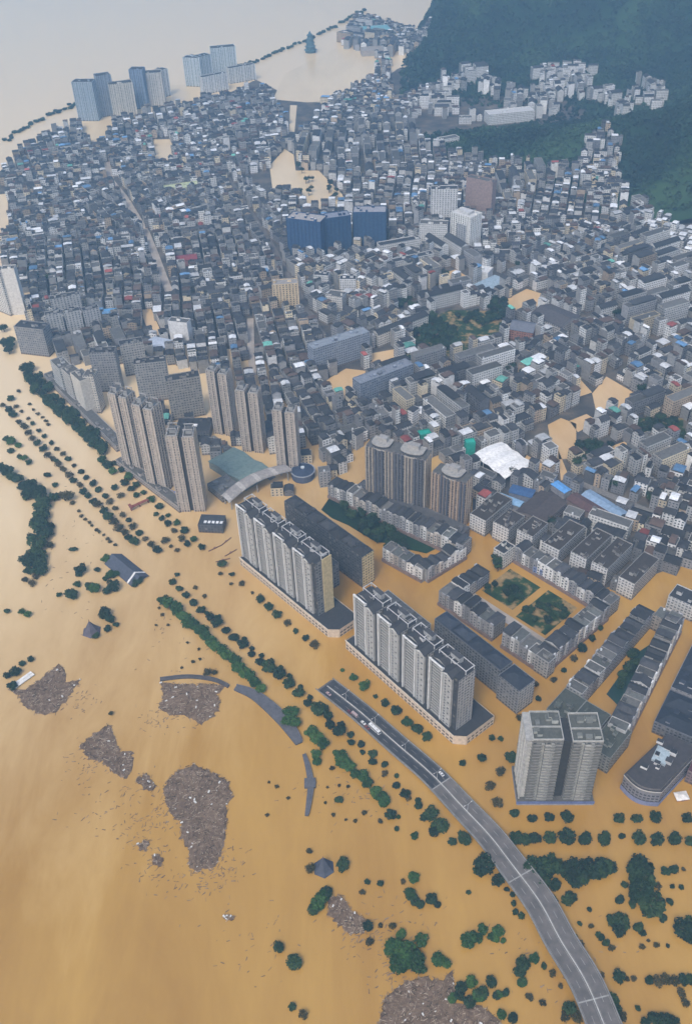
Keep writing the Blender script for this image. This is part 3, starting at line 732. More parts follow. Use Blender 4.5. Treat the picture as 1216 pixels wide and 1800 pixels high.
curved_tower("wide brown tower with two rounded cornices behind the terrace garden", (645, 878), (745, 905), 16, 782, 31, ((0.17, 0.16, 0.165), (0.40, 0.35, 0.29), (0.36, 0.31, 0.255)), ((14, 20), (46, 24)), "brown rounded towers")
curved_tower("narrow brown tower with one rounded cornice and an orange-tinged flank", (757, 908), (812, 930), 16, 828, 32, ((0.22, 0.185, 0.17), (0.42, 0.32, 0.24), (0.42, 0.31, 0.225)), ((18, 22),))

slab('podium_block', "long low grey podium running along the foot of the embankment towers", 'podium', (206, 818), (316, 902), 11, None, 7, (0.34, 0.31, 0.29), 1.0, RGREY, 12, seed=31, at=0.0)
# ---------------------------------------------------------------- other blocks picked out by eye: foot of front wall, depth, head
BL = [
 # name, label, category, A, B, depth, ytop, height, colour, win, roof, huts, pitched
 ('podium_block', "long low grey shop podium along the embankment in front of the pale slabs", 'podium', (80, 668), (206, 795), 12, None, 8, (0.36, 0.34, 0.33), 1.0, RGREY, 14, None),
 ('apartment_slab', "pale slab behind the shop podium, nearest the bend of the river trees", 'apartment block', (101, 682), (117, 698), 15, 634, None, PALE, 1.0, RGREY, 3, None),
 ('apartment_slab', "pale slab behind the shop podium, second from the bend", 'apartment block', (121, 701), (136, 715), 15, 648, None, (0.46, 0.44, 0.42), 1.0, RGREY, 3, None),
 ('apartment_slab', "tall cream slab with a dark slot at the middle of the shop podium", 'apartment block', (139, 717), (156, 733), 15, 656, None, (0.54, 0.51, 0.46), 0.0, RGREY, 3, None),
 ('apartment_slab', "narrow cream slab beside the flooded gap in the shop podium", 'apartment block', (161, 726), (179, 727), 15, 662, None, (0.5, 0.47, 0.43), 1.0, RGREY, 2, None),
 ('apartment_slab', "broad grey slab behind the pale podium slabs", 'apartment block', (172, 690), (216, 688), 14, 622, None, GREY, 1.0, RDARK, 5, None),
 ('apartment_slab', "broad grey slab between the pale podium slabs and the embankment towers", 'apartment block', (248, 708), (303, 702), 14, 642, None, (0.3, 0.295, 0.29), 1.0, RDARK, 6, None),
 ('apartment_slab', "grey-brown slab with a yellow edge strip above the dark plaza roofs", 'apartment block', (304, 740), (362, 730), 14, 672, None, (0.29, 0.275, 0.255), 1.0, RDARK, 6, None),
 ('apartment_slab', "grey slab crowned by sheds behind the embankment towers, beside a pale glass roof", 'apartment block', (222, 662), (262, 655), 13, 608, None, (0.33, 0.33, 0.33), 1.0, RDARK, 5, None),
 ('apartment_slab', "outer white slab tower at the river bend, cut by the photo edge", 'apartment block', (-6, 545), (20, 556), 13, 468, None, (0.58, 0.57, 0.55), 0.5, RGREY, 1, None),
 ('apartment_slab', "inner white slab tower at the river bend", 'apartment block', (25, 554), (47, 553), 12, 474, None, (0.62, 0.6, 0.57), 0.0, RGREY, 1, None),
 ('apartment_slab', "dark grey block with a pale gridded corner at the river bend", 'apartment block', (38, 622), (88, 628), 18, 575, None, (0.24, 0.24, 0.25), 1.0, RDARK, 4, None),
 ('apartment_slab', "grey slab with white window bays behind the river-bend block, first from the white towers", 'apartment block', (92, 602), (120, 597), 12, 556, None, (0.4, 0.4, 0.4), 0.5, RDARK, 4, None),
 ('apartment_slab', "grey slab with white window bays behind the river-bend block, second from the white towers", 'apartment block', (124, 596), (152, 590), 12, 552, None, (0.42, 0.42, 0.42), 0.5, RDARK, 4, None),
 ('apartment_slab', "grey slab with white window bays behind the river-bend block, third from the white towers", 'apartment block', (156, 590), (184, 583), 12, 548, None, (0.4, 0.4, 0.41), 0.5, RDARK, 4, None),
 ('apartment_slab', "upper grey slab with white bays above the river-bend slabs", 'apartment block', (98, 566), (150, 556), 12, 528, None, (0.38, 0.38, 0.38), 0.5, RDARK, 5, None),
 ('white_block', "blank white gable-ended block beside the small flooded square", 'apartment block', (301, 600), (334, 604), 12, 565, None, (0.66, 0.65, 0.64), 0.0, RGREY, 1, None),
 ('cream_tower', "cream tower standing alone by the straight tree-lined street", 'tower', (483, 552), (527, 549), 16, 502, None, (0.58, 0.46, 0.3), 0.5, (0.3, 0.28, 0.26), 3, None),
 ('office_tower', "white office tower with a grey glazed corner", 'tower', (790, 436), (824, 447), 26, 374, None, (0.66, 0.66, 0.63), 0.5, (0.55, 0.55, 0.54), 3, None),
 ('slab_tower', "pinkish-brown blank slab tower behind the white office tower", 'tower', (816, 378), (861, 388), 14, 312, None, (0.30, 0.22, 0.20), 0.0, RGREY, 2, None),
 ('apartment_slab', "white striped tall slab behind the white office tower", 'apartment block', (756, 394), (802, 393), 16, 334, None, (0.6, 0.6, 0.6), 0.5, RDARK, 4, None),
 ('apartment_slab', "white hotel-like slab beside the white office tower", 'apartment block', (736, 440), (784, 442), 16, 394, None, (0.6, 0.6, 0.59), 1.0, RGREY, 3, None),
 ('apartment_slab', "low white school block between the blue netted towers and the white slabs", 'school', (668, 456), (740, 443), 14, 433, None, (0.62, 0.62, 0.61), 1.0, RDARK, 2, None),
 ('apartment_slab', "low white block in front of the white school block", 'apartment block', (692, 484), (762, 468), 12, 462, None, (0.56, 0.56, 0.55), 1.0, RDARK, 3, None),
 ('apartment_slab', "long white slab with a dark ridge roof beside the green park", 'apartment block', (665, 612), (752, 577), 12, 588, None, (0.6, 0.58, 0.54), 1.0, RDARK, 0, 3.0),
 ('apartment_slab', "long blue-grey slab beyond the flooded square", 'apartment block', (553, 658), (650, 627), 16, 615, None, (0.27, 0.3, 0.36), 1.0, (0.24, 0.27, 0.31), 6, None),
 ('apartment_slab', "long blue-grey slab on the near side of the flooded square", 'apartment block', (634, 712), (726, 676), 16, 676, None, (0.22, 0.25, 0.31), 1.0, (0.2, 0.22, 0.26), 6, None),
 ('apartment_slab', "white cubic block beside the straight tree-lined street", 'apartment block', (574, 548), (602, 552), 18, 520, None, (0.6, 0.58, 0.55), 1.0, RGREY, 2, None),
 ('apartment_slab', "white block with window rows across the street from the blue netted towers", 'apartment block', (552, 510), (578, 512), 14, 484, None, (0.6, 0.6, 0.6), 1.0, RDARK, 2, None),
 ('apartment_slab', "white twin-stepped block beside the white block with window rows", 'apartment block', (598, 522), (626, 522), 14, 492, None, (0.64, 0.64, 0.64), 1.0, RDARK, 2, None),
 ('school_hall', "long hall with dark pitched roof around a yard by the brown pool", 'school', (930, 568), (985, 592), 40, None, 13, (0.45, 0.43, 0.42), 1.0, (0.085, 0.08, 0.085), 0, 5.0),
 ('brick_hall', "red-brown fronted hall with a slate roof by the park trees", 'hall', (893, 597), (934, 604), 26, None, 15, (0.33, 0.16, 0.12), 1.0, (0.14, 0.15, 0.18), 0, 5.0),
 ('blue_roof_hall', "low hall with a pale blue-grey flat roof beside the orange sports ground", 'hall', (826, 512), (850, 523), 48, None, 8, (0.45, 0.5, 0.54), 0.0, (0.30, 0.39, 0.46), 0, 1.2),
 ('white_hall', "white drum-like hall beside the pale blue-roofed hall", 'hall', (826, 490), (856, 496), 20, None, 13, (0.64, 0.64, 0.63), 0.0, (0.62, 0.62, 0.62), 2, None),
 ('netted_tower', "blue netted tower under construction beside the straight street", 'construction tower', (508, 452), (566, 460), 26, 384, None, (0.036, 0.078, 0.17), 0.0, (0.35, 0.33, 0.32), 6, None),
 ('netted_tower', "blue netted tower under construction, middle of the three", 'construction tower', (570, 452), (618, 445), 20, 386, None, (0.03, 0.068, 0.145), 0.0, (0.22, 0.24, 0.3), 3, None),
 ('netted_tower', "blue netted tower under construction beside the white school block", 'construction tower', (622, 440), (678, 440), 24, 374, None, (0.036, 0.078, 0.16), 0.0, (0.3, 0.3, 0.33), 5, None),
 ('market_hall', "teal-grey market roof next to the flooded corner pool", 'market hall', (369, 823), (404, 846), 34, None, 9, (0.2, 0.24, 0.24), 0.0, (0.13, 0.19, 0.19), 0, 2.2),
 ('market_hall', "teal-grey market roof next to the round blue building", 'market hall', (406, 847), (432, 863), 34, None, 9, (0.2, 0.24, 0.24), 0.0, (0.145, 0.205, 0.2), 0, 2.2),
 ('market_hall', "grey cluttered market roof beside the dark entrance pavilion", 'market hall', (366, 862), (392, 884), 24, None, 8, (0.22, 0.22, 0.22), 1.0, (0.13, 0.135, 0.14), 8, None),
 ('plaza_hall', "dark plaza hall with a lit skylight behind the embankment towers", 'hall', (310, 772), (370, 772), 26, None, 10, (0.13, 0.13, 0.14), 1.0, RDARK, 6, None),
 ('entrance_pavilion', "dark low pavilion with a row of white skylights at the foot of the embankment towers", 'pavilion', (350, 936), (393, 938), 16, None, 9, (0.09, 0.095, 0.11), 1.0, (0.05, 0.055, 0.065), 0, None),
 ('parkside_hall', "large white two-storey hall under the hillside estate", 'hall', (858, 222), (938, 214), 30, 203, None, (0.64, 0.64, 0.62), 1.0, (0.5, 0.5, 0.5), 3, None),
 ('hill_villa', "white villa alone among the hill trees", 'villa', (774, 268), (806, 262), 16, 247, None, (0.66, 0.66, 0.64), 1.0, RGREY, 2, None),
 ('hill_villa', "grey villa on the wooded knoll", 'villa', (938, 268), (958, 270), 14, 250, None, (0.45, 0.45, 0.47), 1.0, RGREY, 2, None),
 ('hill_villa', "pale villa at the edge of the hill trees", 'villa', (806, 220), (828, 220), 14, 207, None, (0.6, 0.6, 0.6), 1.0, RGREY, 1, None),
 ('riverside_hall', "turquoise-roofed long hall at the far end of the town", 'hall', (634, 66), (688, 62), 60, None, 12, (0.3, 0.42, 0.45), 0.0, (0.16, 0.36, 0.40), 0, None),
 ('riverside_hall', "brown flat-roofed hall beside the far flooded square", 'hall', (636, 100), (672, 98), 40, None, 12, (0.36, 0.33, 0.3), 0.0, (0.3, 0.27, 0.24), 0, None),
 ('street_shed', "long shed with a pale blue tin roof between house rows", 'shed', (1020, 880), (1086, 921), 13, None, 7, (0.3, 0.3, 0.33), 0.0, (0.23, 0.33, 0.46), 0, 1.8),
 ('street_shed', "long shed with a rusty brown tin roof between house rows", 'shed', (994, 887), (1064, 929), 15, None, 7, (0.25, 0.2, 0.18), 0.0, (0.11, 0.065, 0.062), 0, 1.8),
 ('street_shed', "square shed with a bright blue tin roof", 'shed', (967, 862), (990, 878), 9, None, 8, (0.3, 0.3, 0.33), 0.0, (0.12, 0.33, 0.68), 0, 0.8),
 ('street_shed', "oblong shed with a sky-blue tin roof", 'shed', (870, 886), (911, 902), 9, None, 8, (0.3, 0.3, 0.33), 0.0, (0.25, 0.42, 0.6), 0, 0.8),
 ('street_shed', "oblong shed with a deep blue tin roof behind the sky-blue one", 'shed', (893, 876), (932, 886), 13, None, 8, (0.2, 0.22, 0.28), 0.0, (0.05, 0.11, 0.24), 0, 0.8),
 ('old_factory', "big brown-roofed old hall between the shed rows", 'hall', (905, 915), (950, 938), 42, None, 12, (0.24, 0.21, 0.2), 1.0, (0.075, 0.062, 0.06), 0, 4.0),
 ('blue_sheds', "blue tarpaulin-roofed sheds near the river bend", 'shed', (160, 566), (205, 562), 22, None, 6, (0.2, 0.3, 0.42), 0.0, (0.12, 0.34, 0.62), 0, 1.4),
 ('gym_hall', "pale glass-roofed hall behind the embankment towers", 'hall', (258, 618), (290, 625), 22, None, 10, (0.4, 0.42, 0.45), 0.0, (0.42, 0.47, 0.55), 0, 2.0),
 ('corner_shop', "blue-fronted shop block on the corner by the courtyard terrace", 'shop', (935, 1010), (958, 1020), 10, None, 9, (0.2, 0.26, 0.45), 1.0, (0.08, 0.1, 0.16), 1, None),
 ('green_netted_house', "house wrapped in bright green netting beside the white tent roofs", 'house', (818, 802), (834, 800), 8, None, 16, (0.02, 0.33, 0.25), 0.0, (0.03, 0.36, 0.28), 0, None),
 ('green_netted_house', "low house with a bright green net on its roof behind the brown rounded towers", 'house', (738, 782), (758, 778), 9, None, 12, (0.03, 0.3, 0.23), 0.0, (0.02, 0.32, 0.25), 0, None),
 ('club_hall', "pale yellow-green hall with an odd tower in the far old town", 'hall', (293, 345), (360, 335), 25, None, 9, (0.52, 0.55, 0.36), 0.0, (0.45, 0.5, 0.32), 4, None),
 ('red_roof_hall', "dark red-roofed hall inside the old town", 'hall', (312, 470), (348, 466), 18, None, 10, (0.3, 0.15, 0.14), 0.0, (0.22, 0.05, 0.06), 0, 2.0),
]
for i, (nm, lb, ct, A, B, d, yt, h, c, w, rc, hu, pt) in enumerate(BL):
    sh = {"white office": "white office tower", "cream tower": "cream tower", "white school": 0}.get(lb[:12].strip()) or None
    if nm == 'cream_tower': sh = "cream tower"
    if nm == 'office_tower': sh = "white office tower"
    if nm == 'netted_tower' and 'middle' in lb: sh = "blue netted towers"
    if nm == 'white_block': sh = "blank white block"
    if nm == 'red_roof_hall': sh = "dark red-roofed hall"
    if nm == 'club_hall': sh = "yellow-green hall"
    if nm == 'brick_hall': sh = "red-brown hall"
    if nm == 'old_factory': sh = "big brown-roofed hall"
    ribs = (6.0, 0.5, tuple(k * 0.7 for k in c)) if nm == 'netted_tower' else ((4.2, 0.5, tuple(min(0.72, k * 1.15) for k in c)) if nm in ('office_tower', 'cream_tower') else None)
    r = slab(nm, lb, ct, A, B, d, yt, h, c, w, rc, hu, seed=40 + i, short=sh, pitched=pt, ribs=ribs)
    if nm == 'entrance_pavilion':
        for k in range(5):
            m = MB(); m.box(5 + k * 4.0, 7.6 + k * 4.0, 4, 7, 8.98, 9.8, (0.75, 0.78, 0.8)); m.build('skylight', MAS, r[0])
    if nm == 'plaza_hall':
        m = MB(); m.box(18, 23, 10, 14, 9.98, 11, (0.8, 0.8, 0.8)); m.build('skylight', MAS, r[0])
    if nm == 'office_tower':
        H = r[4]; m = MB(); m.box(r[3] * 0.32, r[3] * 0.8, -1.2, 0.03, -2, H - 12, (0.36, 0.37, 0.39), None, 0.5); m.build('glazed_bay', MAS, r[0])
        m = MB(); m.box(r[3] * 0.25, r[3] * 0.75, 7, 20, H - 0.03, H + 4, (0.5, 0.5, 0.5)); m.build('lift_house', MAS, r[0])
for k, n in (("flooded square", (610, 675)), ("green park", (765, 595)), ("orange sports ground", (800, 490)), ("brown pool", (922, 532)), ("flooded schoolyard", (985, 772)), ("walled flooded square", (1078, 692)),
             ("far pond garden", (545, 330)), ("white tent roofs", (872, 815)), ("market halls", (410, 850)), ("hillside estate", (930, 175)), ("small flooded square", (266, 565)), ("terrace garden", (655, 915))):
    LANDMARKS[k] = G(*n)

def tower_far(items):
    for A, B, yt, d, c, lb in items:
        r = slab('far_tower', lb, 'tower', A, B, d, yt, None, c, 0.5, RDARK, 2, seed=A[0], group="tower blocks on the far river bank", ribs=(7.0, 0.9, tuple(min(0.7, k * 1.25) for k in c)))
tower_far([
 ((140, 213), (174, 213), 145, 24, (0.3, 0.36, 0.42), "outermost blue-grey far tower, nearest the open river"),
 ((182, 206), (207, 202), 135, 22, (0.24, 0.28, 0.34), "dark blue-grey far tower behind the cream-striped one"),
 ((202, 208), (242, 203), 150, 24, (0.52, 0.5, 0.44), "broad cream-striped far tower in front of its cluster"),
 ((238, 192), (260, 192), 123, 22, (0.2, 0.26, 0.36), "tallest dark far tower in the middle of its cluster"),
 ((256, 188), (291, 186), 130, 24, (0.5, 0.49, 0.46), "white-striped far tower with a dark wide crown"),
 ((287, 172), (301, 168), 125, 18, (0.5, 0.52, 0.54), "thin pale far tower at the inland end of its cluster"),
 ((328, 152), (356, 153), 102, 22, (0.44, 0.5, 0.54), "pale far slab at the near end of the waterside pair"),
 ((356, 152), (376, 147), 101, 22, (0.36, 0.42, 0.47), "grey-blue far slab in the middle of the waterside group"),
 ((376, 136), (418, 132), 86, 24, (0.46, 0.52, 0.55), "broad far slab nearest the tree-lined dyke"),
 ((359, 167), (402, 158), 137, 16, (0.55, 0.58, 0.6), "lower white far slab in front of the waterside group"),
 ((405, 148), (450, 140), 121, 16, (0.52, 0.54, 0.54), "lower pale far slab beside the dyke"),
])

def tent_roofs():
    o, rot, L = frame((829, 810), (886, 853)); rng = random.Random(8)
    t = thing('tent_hall', "open hall under three white tensile roof sails", 'market hall', (*o, 0), rot); d = 40
    mark(rect_pts(o, rot, -2, L + 2, -2, d + 2))
    for k in range(3):
        m = MB(); w = L / 3; m.gable(k * w, (k + 1) * w - 0.3, 0, d, 8 + 0.5 * k, 1, RWHITE, RWHITE, 0.15, 0.2, ridge_x=False)
        m = MB(); x0, x1 = k * w, (k + 1) * w - 0.2; n = 8
        for i in range(n):
            y0, y1 = d * i / n, d * (i + 1) / n; s0, s1 = [8.0 + 2.4 * math.sin(math.pi * q / n) for q in (i, i + 1)]
            xm = (x0 + x1) / 2
            for a, b, za, zb in ((x0, xm, 0, 1.6), (xm, x1, 1.6, 0)):
                m.face([(a, y0, s0 + za), (b, y0, s0 + zb), (b, y1, s1 + zb), (a, y1, s1 + za)], (0.8, 0.8, 0.79))
                m.face([(a, y1, s1 + za - 0.1), (b, y1, s1 + zb - 0.1), (b, y0, s0 + zb - 0.1), (a, y0, s0 + za - 0.1)], (0.7, 0.7, 0.69))
        m.build('roof_sail', MAS, t)
    for x in (0.6, L / 3, 2 * L / 3, L - 0.6):
        for y in (0.6, d / 2, d - 0.6): m = MB(); m.cyl(x, y, -1, 8, 0.35, (0.5, 0.5, 0.5)); m.build('post', MAS, t)
tent_roofs()

def canopy_and_rotunda():
    o, rot, L = frame((390, 888), (408, 903)); d = float(np.linalg.norm(G(407, 902) - G(506, 838))); n = 8; w = 15
    t = thing('curved_canopy', "long curved grey canopy roof sweeping past the market roofs", 'canopy', (*o, 0), rot)
    mark(rect_pts(o, rot, 0, w, 0, d))
    m = MB()
    for i in range(16):
        y0, y1 = d * i / 16, d * (i + 1) / 16
        f = lambda y: 9 + 5 * math.sin(math.pi * (0.15 + 0.7 * y / d)); g = lambda y: 6 * math.sin(math.pi * y / d)
        for k in range(n):
            a0, a1 = math.pi * k / n, math.pi * (k + 1) / n
            p = lambda y, a: (w / 2 - w / 2 * math.cos(a) - g(y), y, f(y) + 3.0 * math.sin(a))
            m.face([p(y0, a0), p(y0, a1), p(y1, a1), p(y1, a0)], (0.30, 0.28, 0.27) if (i % 4) else (0.42, 0.4, 0.38))
    m.build('roof', MAS, t)
    for y in (4, d / 2, d - 4):
        for x in (1.5, w - 1.5): m = MB(); m.cyl(x - 6 * math.sin(math.pi * y / d), y, -1, 10, 0.6, (0.3, 0.3, 0.3)); m.build('post', MAS, t)
    c = G(533, 838); t = thing('rotunda', "round building with a dark blue roof and white rim beside a slender tower", 'building', (*c, 0)); mark(rect_pts(c, 0, -18, 18, -18, 18))
    m = MB(); m.cyl(0, 0, -2, 8, 12, (0.09, 0.11, 0.17), 24); m.build('wall', MAS, t)
    m = MB(); m.cyl(0, 0, 8, 8.9, 12.8, (0.28, 0.30, 0.34), 24); m.build('rim', MAS, t)
    m = MB(); m.cyl(0, 0, 8.9, 11.5, 11.8, (0.04, 0.055, 0.095), 24, 4); m.build('roof', MAS, t)
    m = MB(); m.cyl(0, 0, 11.5, 12.8, 2.0, (0.5, 0.55, 0.6), 12); m.build('lantern', MAS, t)
    c = G(546, 92); t = thing('pagoda', "dark teal pagoda-like tower rising from the far flooded dyke", 'pagoda', (*c, 0)); H = hpx(546, 92, 54)
    for k in range(5):
        z0, z1 = H * k / 6, H * (k + 1) / 6; r = 15 - 1.8 * k
        m = MB(); m.cyl(0, 0, z0 - (3 if k == 0 else 0), z1 - 2, r * 0.85, (0.12, 0.2, 0.24), 8); st = m.build('storey', MAS, t)
        m = MB(); m.cyl(0, 0, z1 - 2, z1, r * 1.12, (0.06, 0.12, 0.14), 8, r * 0.8); m.build('eaves', MAS, st)
    m = MB(); m.cyl(0, 0, H * 5 / 6, H, 5, (0.08, 0.14, 0.17), 8, 0.4); m.build('spire', MAS, t)
canopy_and_rotunda()

# ---------------------------------------------------------------- terraces of shop houses round their courts
def terrace(F, x0, x1, y0, y1, axis, h, seed, where, group, wmin=8.5, front=-1, skip=(), pale=0.0, gable=0.5):
    """units side by side along axis between x0..x1 (y0..y1 deep); front -1: fronts face -y (or -x when axis is y)"""
    rng = random.Random(seed); a, b = (x0, x1) if axis == 'x' else (y0, y1)
    n = max(1, int((b - a) / wmin)); w = (b - a) / n
    for k in range(n):
        if k in skip: continue
        c = a + (k + 0.5) * w; dep = (y1 - y0) if axis == 'x' else (x1 - x0)
        if axis == 'x': o, rot = rel(F, c, (y0 + y1) / 2), F[1] + (0 if front < 0 else math.pi)
        else: o, rot = rel(F, (x0 + x1) / 2, c), F[1] + (math.pi / 2 if front > 0 else -math.pi / 2)
        hh = h * rng.choice((0.88, 0.95, 1.0, 1.0, 1.08)); tn, tint = rng.choices([('white', WHITE), ('pale grey', PALE), ('grey', GREY), ('dark grey', (0.2, 0.2, 0.21)), ('tan', (0.36, 0.33, 0.3))], [1 + 4 * pale, 3, 4, 3, 2])[0]
        roof = rng.choices([("r", 'gable', RDARK), ("r", 'flat', RGREY), ("r", 'shed', RDARK), ("r", 'hip', (0.06, 0.06, 0.065)), ("r", 'flat', (0.1, 0.105, 0.1))], [5 * gable * 2, 3, 3, 2, 3])[0]
        t = thing('terrace_house', f"{tn} {dict(gable='gabled', flat='flat-roofed', shed='tin-roofed', hip='hip-roofed')[roof[1]]} shop house, {ordinal(k + 1)} {where}", 'terraced house', (*o, 0), rot, group)
        p = house_mbs(rng, w - 0.05, dep, hh, ("t", tint), roof, ("hut",) if rng.random() < 0.7 else ("white tank",), win_front=False, gable_end=(0.6, 0.6, 0.59))
        for nm, mb in p.items(): mb.build(nm, MAS, t)
        m = MB(); m.box(-w / 2 + 0.1, w / 2 - 0.1, -dep / 2 - 1.6, -dep / 2 - 0.01, -2, 3.6, (0.23, 0.17, 0.15), (0.17, 0.13, 0.12)); m.build('shopfront', MAS, t)
        m = MB(); s = rng.choice((-1, 1)); bx = s * w * 0.24; bc = tuple(min(0.72, q * 1.5) for q in tint)
        m.box(bx - w * 0.17, bx + w * 0.17, -dep / 2 - 1.0, -dep / 2 + 0.02, 3.7, hh + 1.2, bc); m.build('bay', MAS, t)
        for fl in range(int((hh - 4) / 3.2)):
            z = 4.3 + fl * 3.2
            link('window', WIN_S, t, (bx, -dep / 2 - 1.01, z)); link('window', WIN_S, t, (-s * w * 0.22, -dep / 2 - 0.01, z))
    mark([rel(F, x0 - 2, y0 - 2), rel(F, x1 + 2, y0 - 2), rel(F, x1 + 2, y1 + 2), rel(F, x0 - 2, y1 + 2)])

FQ = frame((770, 1062), (955, 1187)); QL = FQ[2]
QB = 104.0
gq = "shop houses round the courtyard garden"
terrace(FQ, 0, QL - 9, 0, 15, 'x', 17, 51, "from upstream, river side of the courtyard block", gq, skip=(7,), gable=0.7)
terrace(FQ, QL - 14, QL, 8, QB - 16, 'y', 17, 52, "from the bottom corner, street side of courtyard block", gq, front=1)
terrace(FQ, 12, QL, QB - 14, QB, 'x', 17, 53, "from the white corner house, inland side of courtyard", gq, front=-1, pale=1.0)
world_slab('corner_house', "grey corner house with a white roof canopy at the bottom corner of the courtyard block", 'house', FQ, QL - 9, QL + 4, -2, 8, 19, (0.36, 0.36, 0.36), 1.0, RGREY, 54, huts=3)
world_slab('corner_house', "white corner house at the inland end of the courtyard block", 'house', FQ, 0, 12, QB - 30, QB - 14, 19, (0.62, 0.6, 0.56), 1.0, RDARK, 55, huts=2)
terrace(FQ, 0, 14, 16, 52, 'y', 15, 56, "along the short upstream side of the courtyard block", gq, front=-1)
LANDMARKS["courtyard block"] = rel(FQ, QL / 2, QB / 2)
def court_patch(name, F, x0, x1, y0, y1, z, mat):
    poly_obj(name, [rel(F, x0, y0), rel(F, x1, y0), rel(F, x1, y1), rel(F, x0, y1)], z, mat)
court_patch("court_lawn", FQ, 16, QL * 0.44, 40, QB - 24, 0.3, LAWN); court_patch("court_lawn", FQ, QL * 0.50, QL - 26, 36, QB - 22, 0.3, LAWN)
court_patch("court_paving", FQ, 4, QL - 16, 24, 33, 0.3, PALE_ST)

FL_ = frame((985, 1238), (1123, 1083)); LL = FL_[2]
gl = "shop houses round the long green pond"
# right-hand side of the walk from A to B is -y here: the pond block lies on that side
terrace(FL_, 4, LL - 6, -14, 0, 'x', 19, 61, "from the slab tower, street side of pond block", gl, front=1, gable=0.3)
FRR = frame((1090, 1320), (1196, 1108))
terrace(FRR, 2, FRR[2] - 4, 0, 14, 'x', 19, 62, "from the slab tower, far side of pond block", gl, front=-1, gable=0.3)
terrace(FL_, LL - 8, LL + 5, -34, -14, 'y', 19, 63, "along the closed inland end of the pond block", gl, front=1, gable=0.3)
LANDMARKS["long pond block"] = rel(FL_, LL / 2, -30)
poly_obj("green_pond", [rel(FL_, a, b) for a, b in ((26, -40), (40, -43), (70, -39), (LL - 26, -32), (LL - 18, -24), (LL - 40, -19), (60, -20), (32, -22))], 0.15, POND)
GG = (0.25, 0.255, 0.24); GR = (0.075, 0.082, 0.07)
world_slab('corner_house', "grey-green roofed house closing the pond block, on its river street corner", 'house', FL_, -24, 3, -19, 0, 17, GG, 1.0, GR, 64, huts=6)
world_slab('corner_house', "grey-green roofed house closing the pond block, hidden behind the slotted slab tower", 'house', FL_, -30, 0, -41, -20, 20, GG, 1.0, GR, 65, huts=7, hips=1)
world_slab('corner_house', "grey-green roofed house closing the pond block, on its side street corner", 'house', FL_, -34, -2, -60, -42, 18, GG, 1.0, GR, 66, huts=6)

FR = frame((577, 874), (812, 985)); RL = FR[2]
poly_obj("garden_ground", [rel(FR, a, b) for a, b in ((2, -1.8), (7, -20), (24, -24), (44, -23), (RL * 0.5, -27), (RL * 0.58, -20), (RL * 0.7, -17), (RL * 0.8, -12), (RL * 0.82, -1.8))], 0.25, HILL)
terrace(FR, 0, RL, 0, 15, 'x', 17, 71, "from the flooded crossing in the terrace garden row", "shop houses above the terrace garden", pale=0.8, gable=1.0, wmin=8)
world_slab('podium_block', "long dark flat podium between the terrace row and the brown rounded towers", 'podium', FR, 20, RL - 14, 17, 34, 10, (0.15, 0.15, 0.155), 1.0, (0.09, 0.09, 0.095), 72, huts=8)
FS = frame((672, 985), (742, 1024))
terrace(FS, 0, FS[2], 0, 13, 'x', 15, 73, "from the garden in the street-bend row", "shop houses by the street bend")
FS2 = frame((750, 1024), (818, 982))
terrace(FS2, 0, FS2[2], 0, 12, 'x', 15, 74, "from the street bend toward the red awning", "shop houses by the street bend", pale=0.8)
FT = (G(1090, 1386), math.radians(-35), 27.0)
FM = frame((1095, 1380), (1216, 1135))
def curved_corner():
    o, rot, L = FT; t = thing('corner_building', "dark-roofed building with a curved pale band and a white end wall", 'building', (*o, 0), rot); d = 50; H = 16
    mark(rect_pts(o, rot, -4, L + 6, -8, d))
    n = 10; pts = [(L * k / n, -5.0 * math.sin(math.pi * k / n)) for k in range(n + 1)] + [(L + 12, d), (14, d)]
    def ring(z0, z1, grow, col, win, nm):
        m = MB(); c = np.mean(pts, 0)
        q = [tuple(c + (np.array(p) - c) * grow) for p in pts]
        for i in range(len(q)): m.wallquad(q[i], q[(i + 1) % len(q)], z0, z1, (0.6, 0.56, 0.5) if (i == len(q) - 1 and win) else col, win if i != len(q) - 1 else 0)
        m.face([(*p, z1) for p in q], (0.06, 0.055, 0.058)); m.face([(*p, z0) for p in q[::-1]], col); m.build(nm, MAS, t)
    ring(-3, H, 1.0, (0.2, 0.2, 0.23), 1.0, 'wall'); ring(H, H + 1.2, 1.02, (0.58, 0.57, 0.56), 0, 'band'); ring(H + 1.2, H + 3.2, 0.9, (0.16, 0.15, 0.15), 0, 'attic')
    ring(-3.1, 5.0, 1.04, (0.22, 0.25, 0.4), 0, 'shopfront')
    m = MB(); m.box(12, 22, 20, 34, H + 3.19, H + 5.2, (0.35, 0.4, 0.44), (0.36, 0.44, 0.48)); m.build('skylight', MAS, t)
    rng = random.Random(3)
    for k in range(9): m = MB(); roofscape(m, rng, 6, L, 6, 40, H + 3.2, 1, (0.6, 0.6, 0.6)); m.build('roof_unit', MAS, t)
curved_corner()
world_slab('market_block', "dark slate roofed hall behind the curved corner building", 'hall', FM, 56, 92, -34, -1, 13, (0.16, 0.17, 0.2), 1.0, NAVY, 75, huts=5, hips=2)
world_slab('market_block', "maroon-roofed hall at the water beside the curved corner building", 'hall', FM, 26, 72, -70, -36, 13, (0.2, 0.15, 0.16), 1.0, (0.085, 0.035, 0.05), 76, huts=2, hips=1)
world_slab('market_block', "dark slate roofed row with pale party walls farther up the flooded side street", 'hall', FM, 94, 160, -26, -1, 14, (0.3, 0.3, 0.32), 1.0, NAVY, 77, huts=12, hips=3)
FV_ = frame((1160, 1075), (1240, 1112))
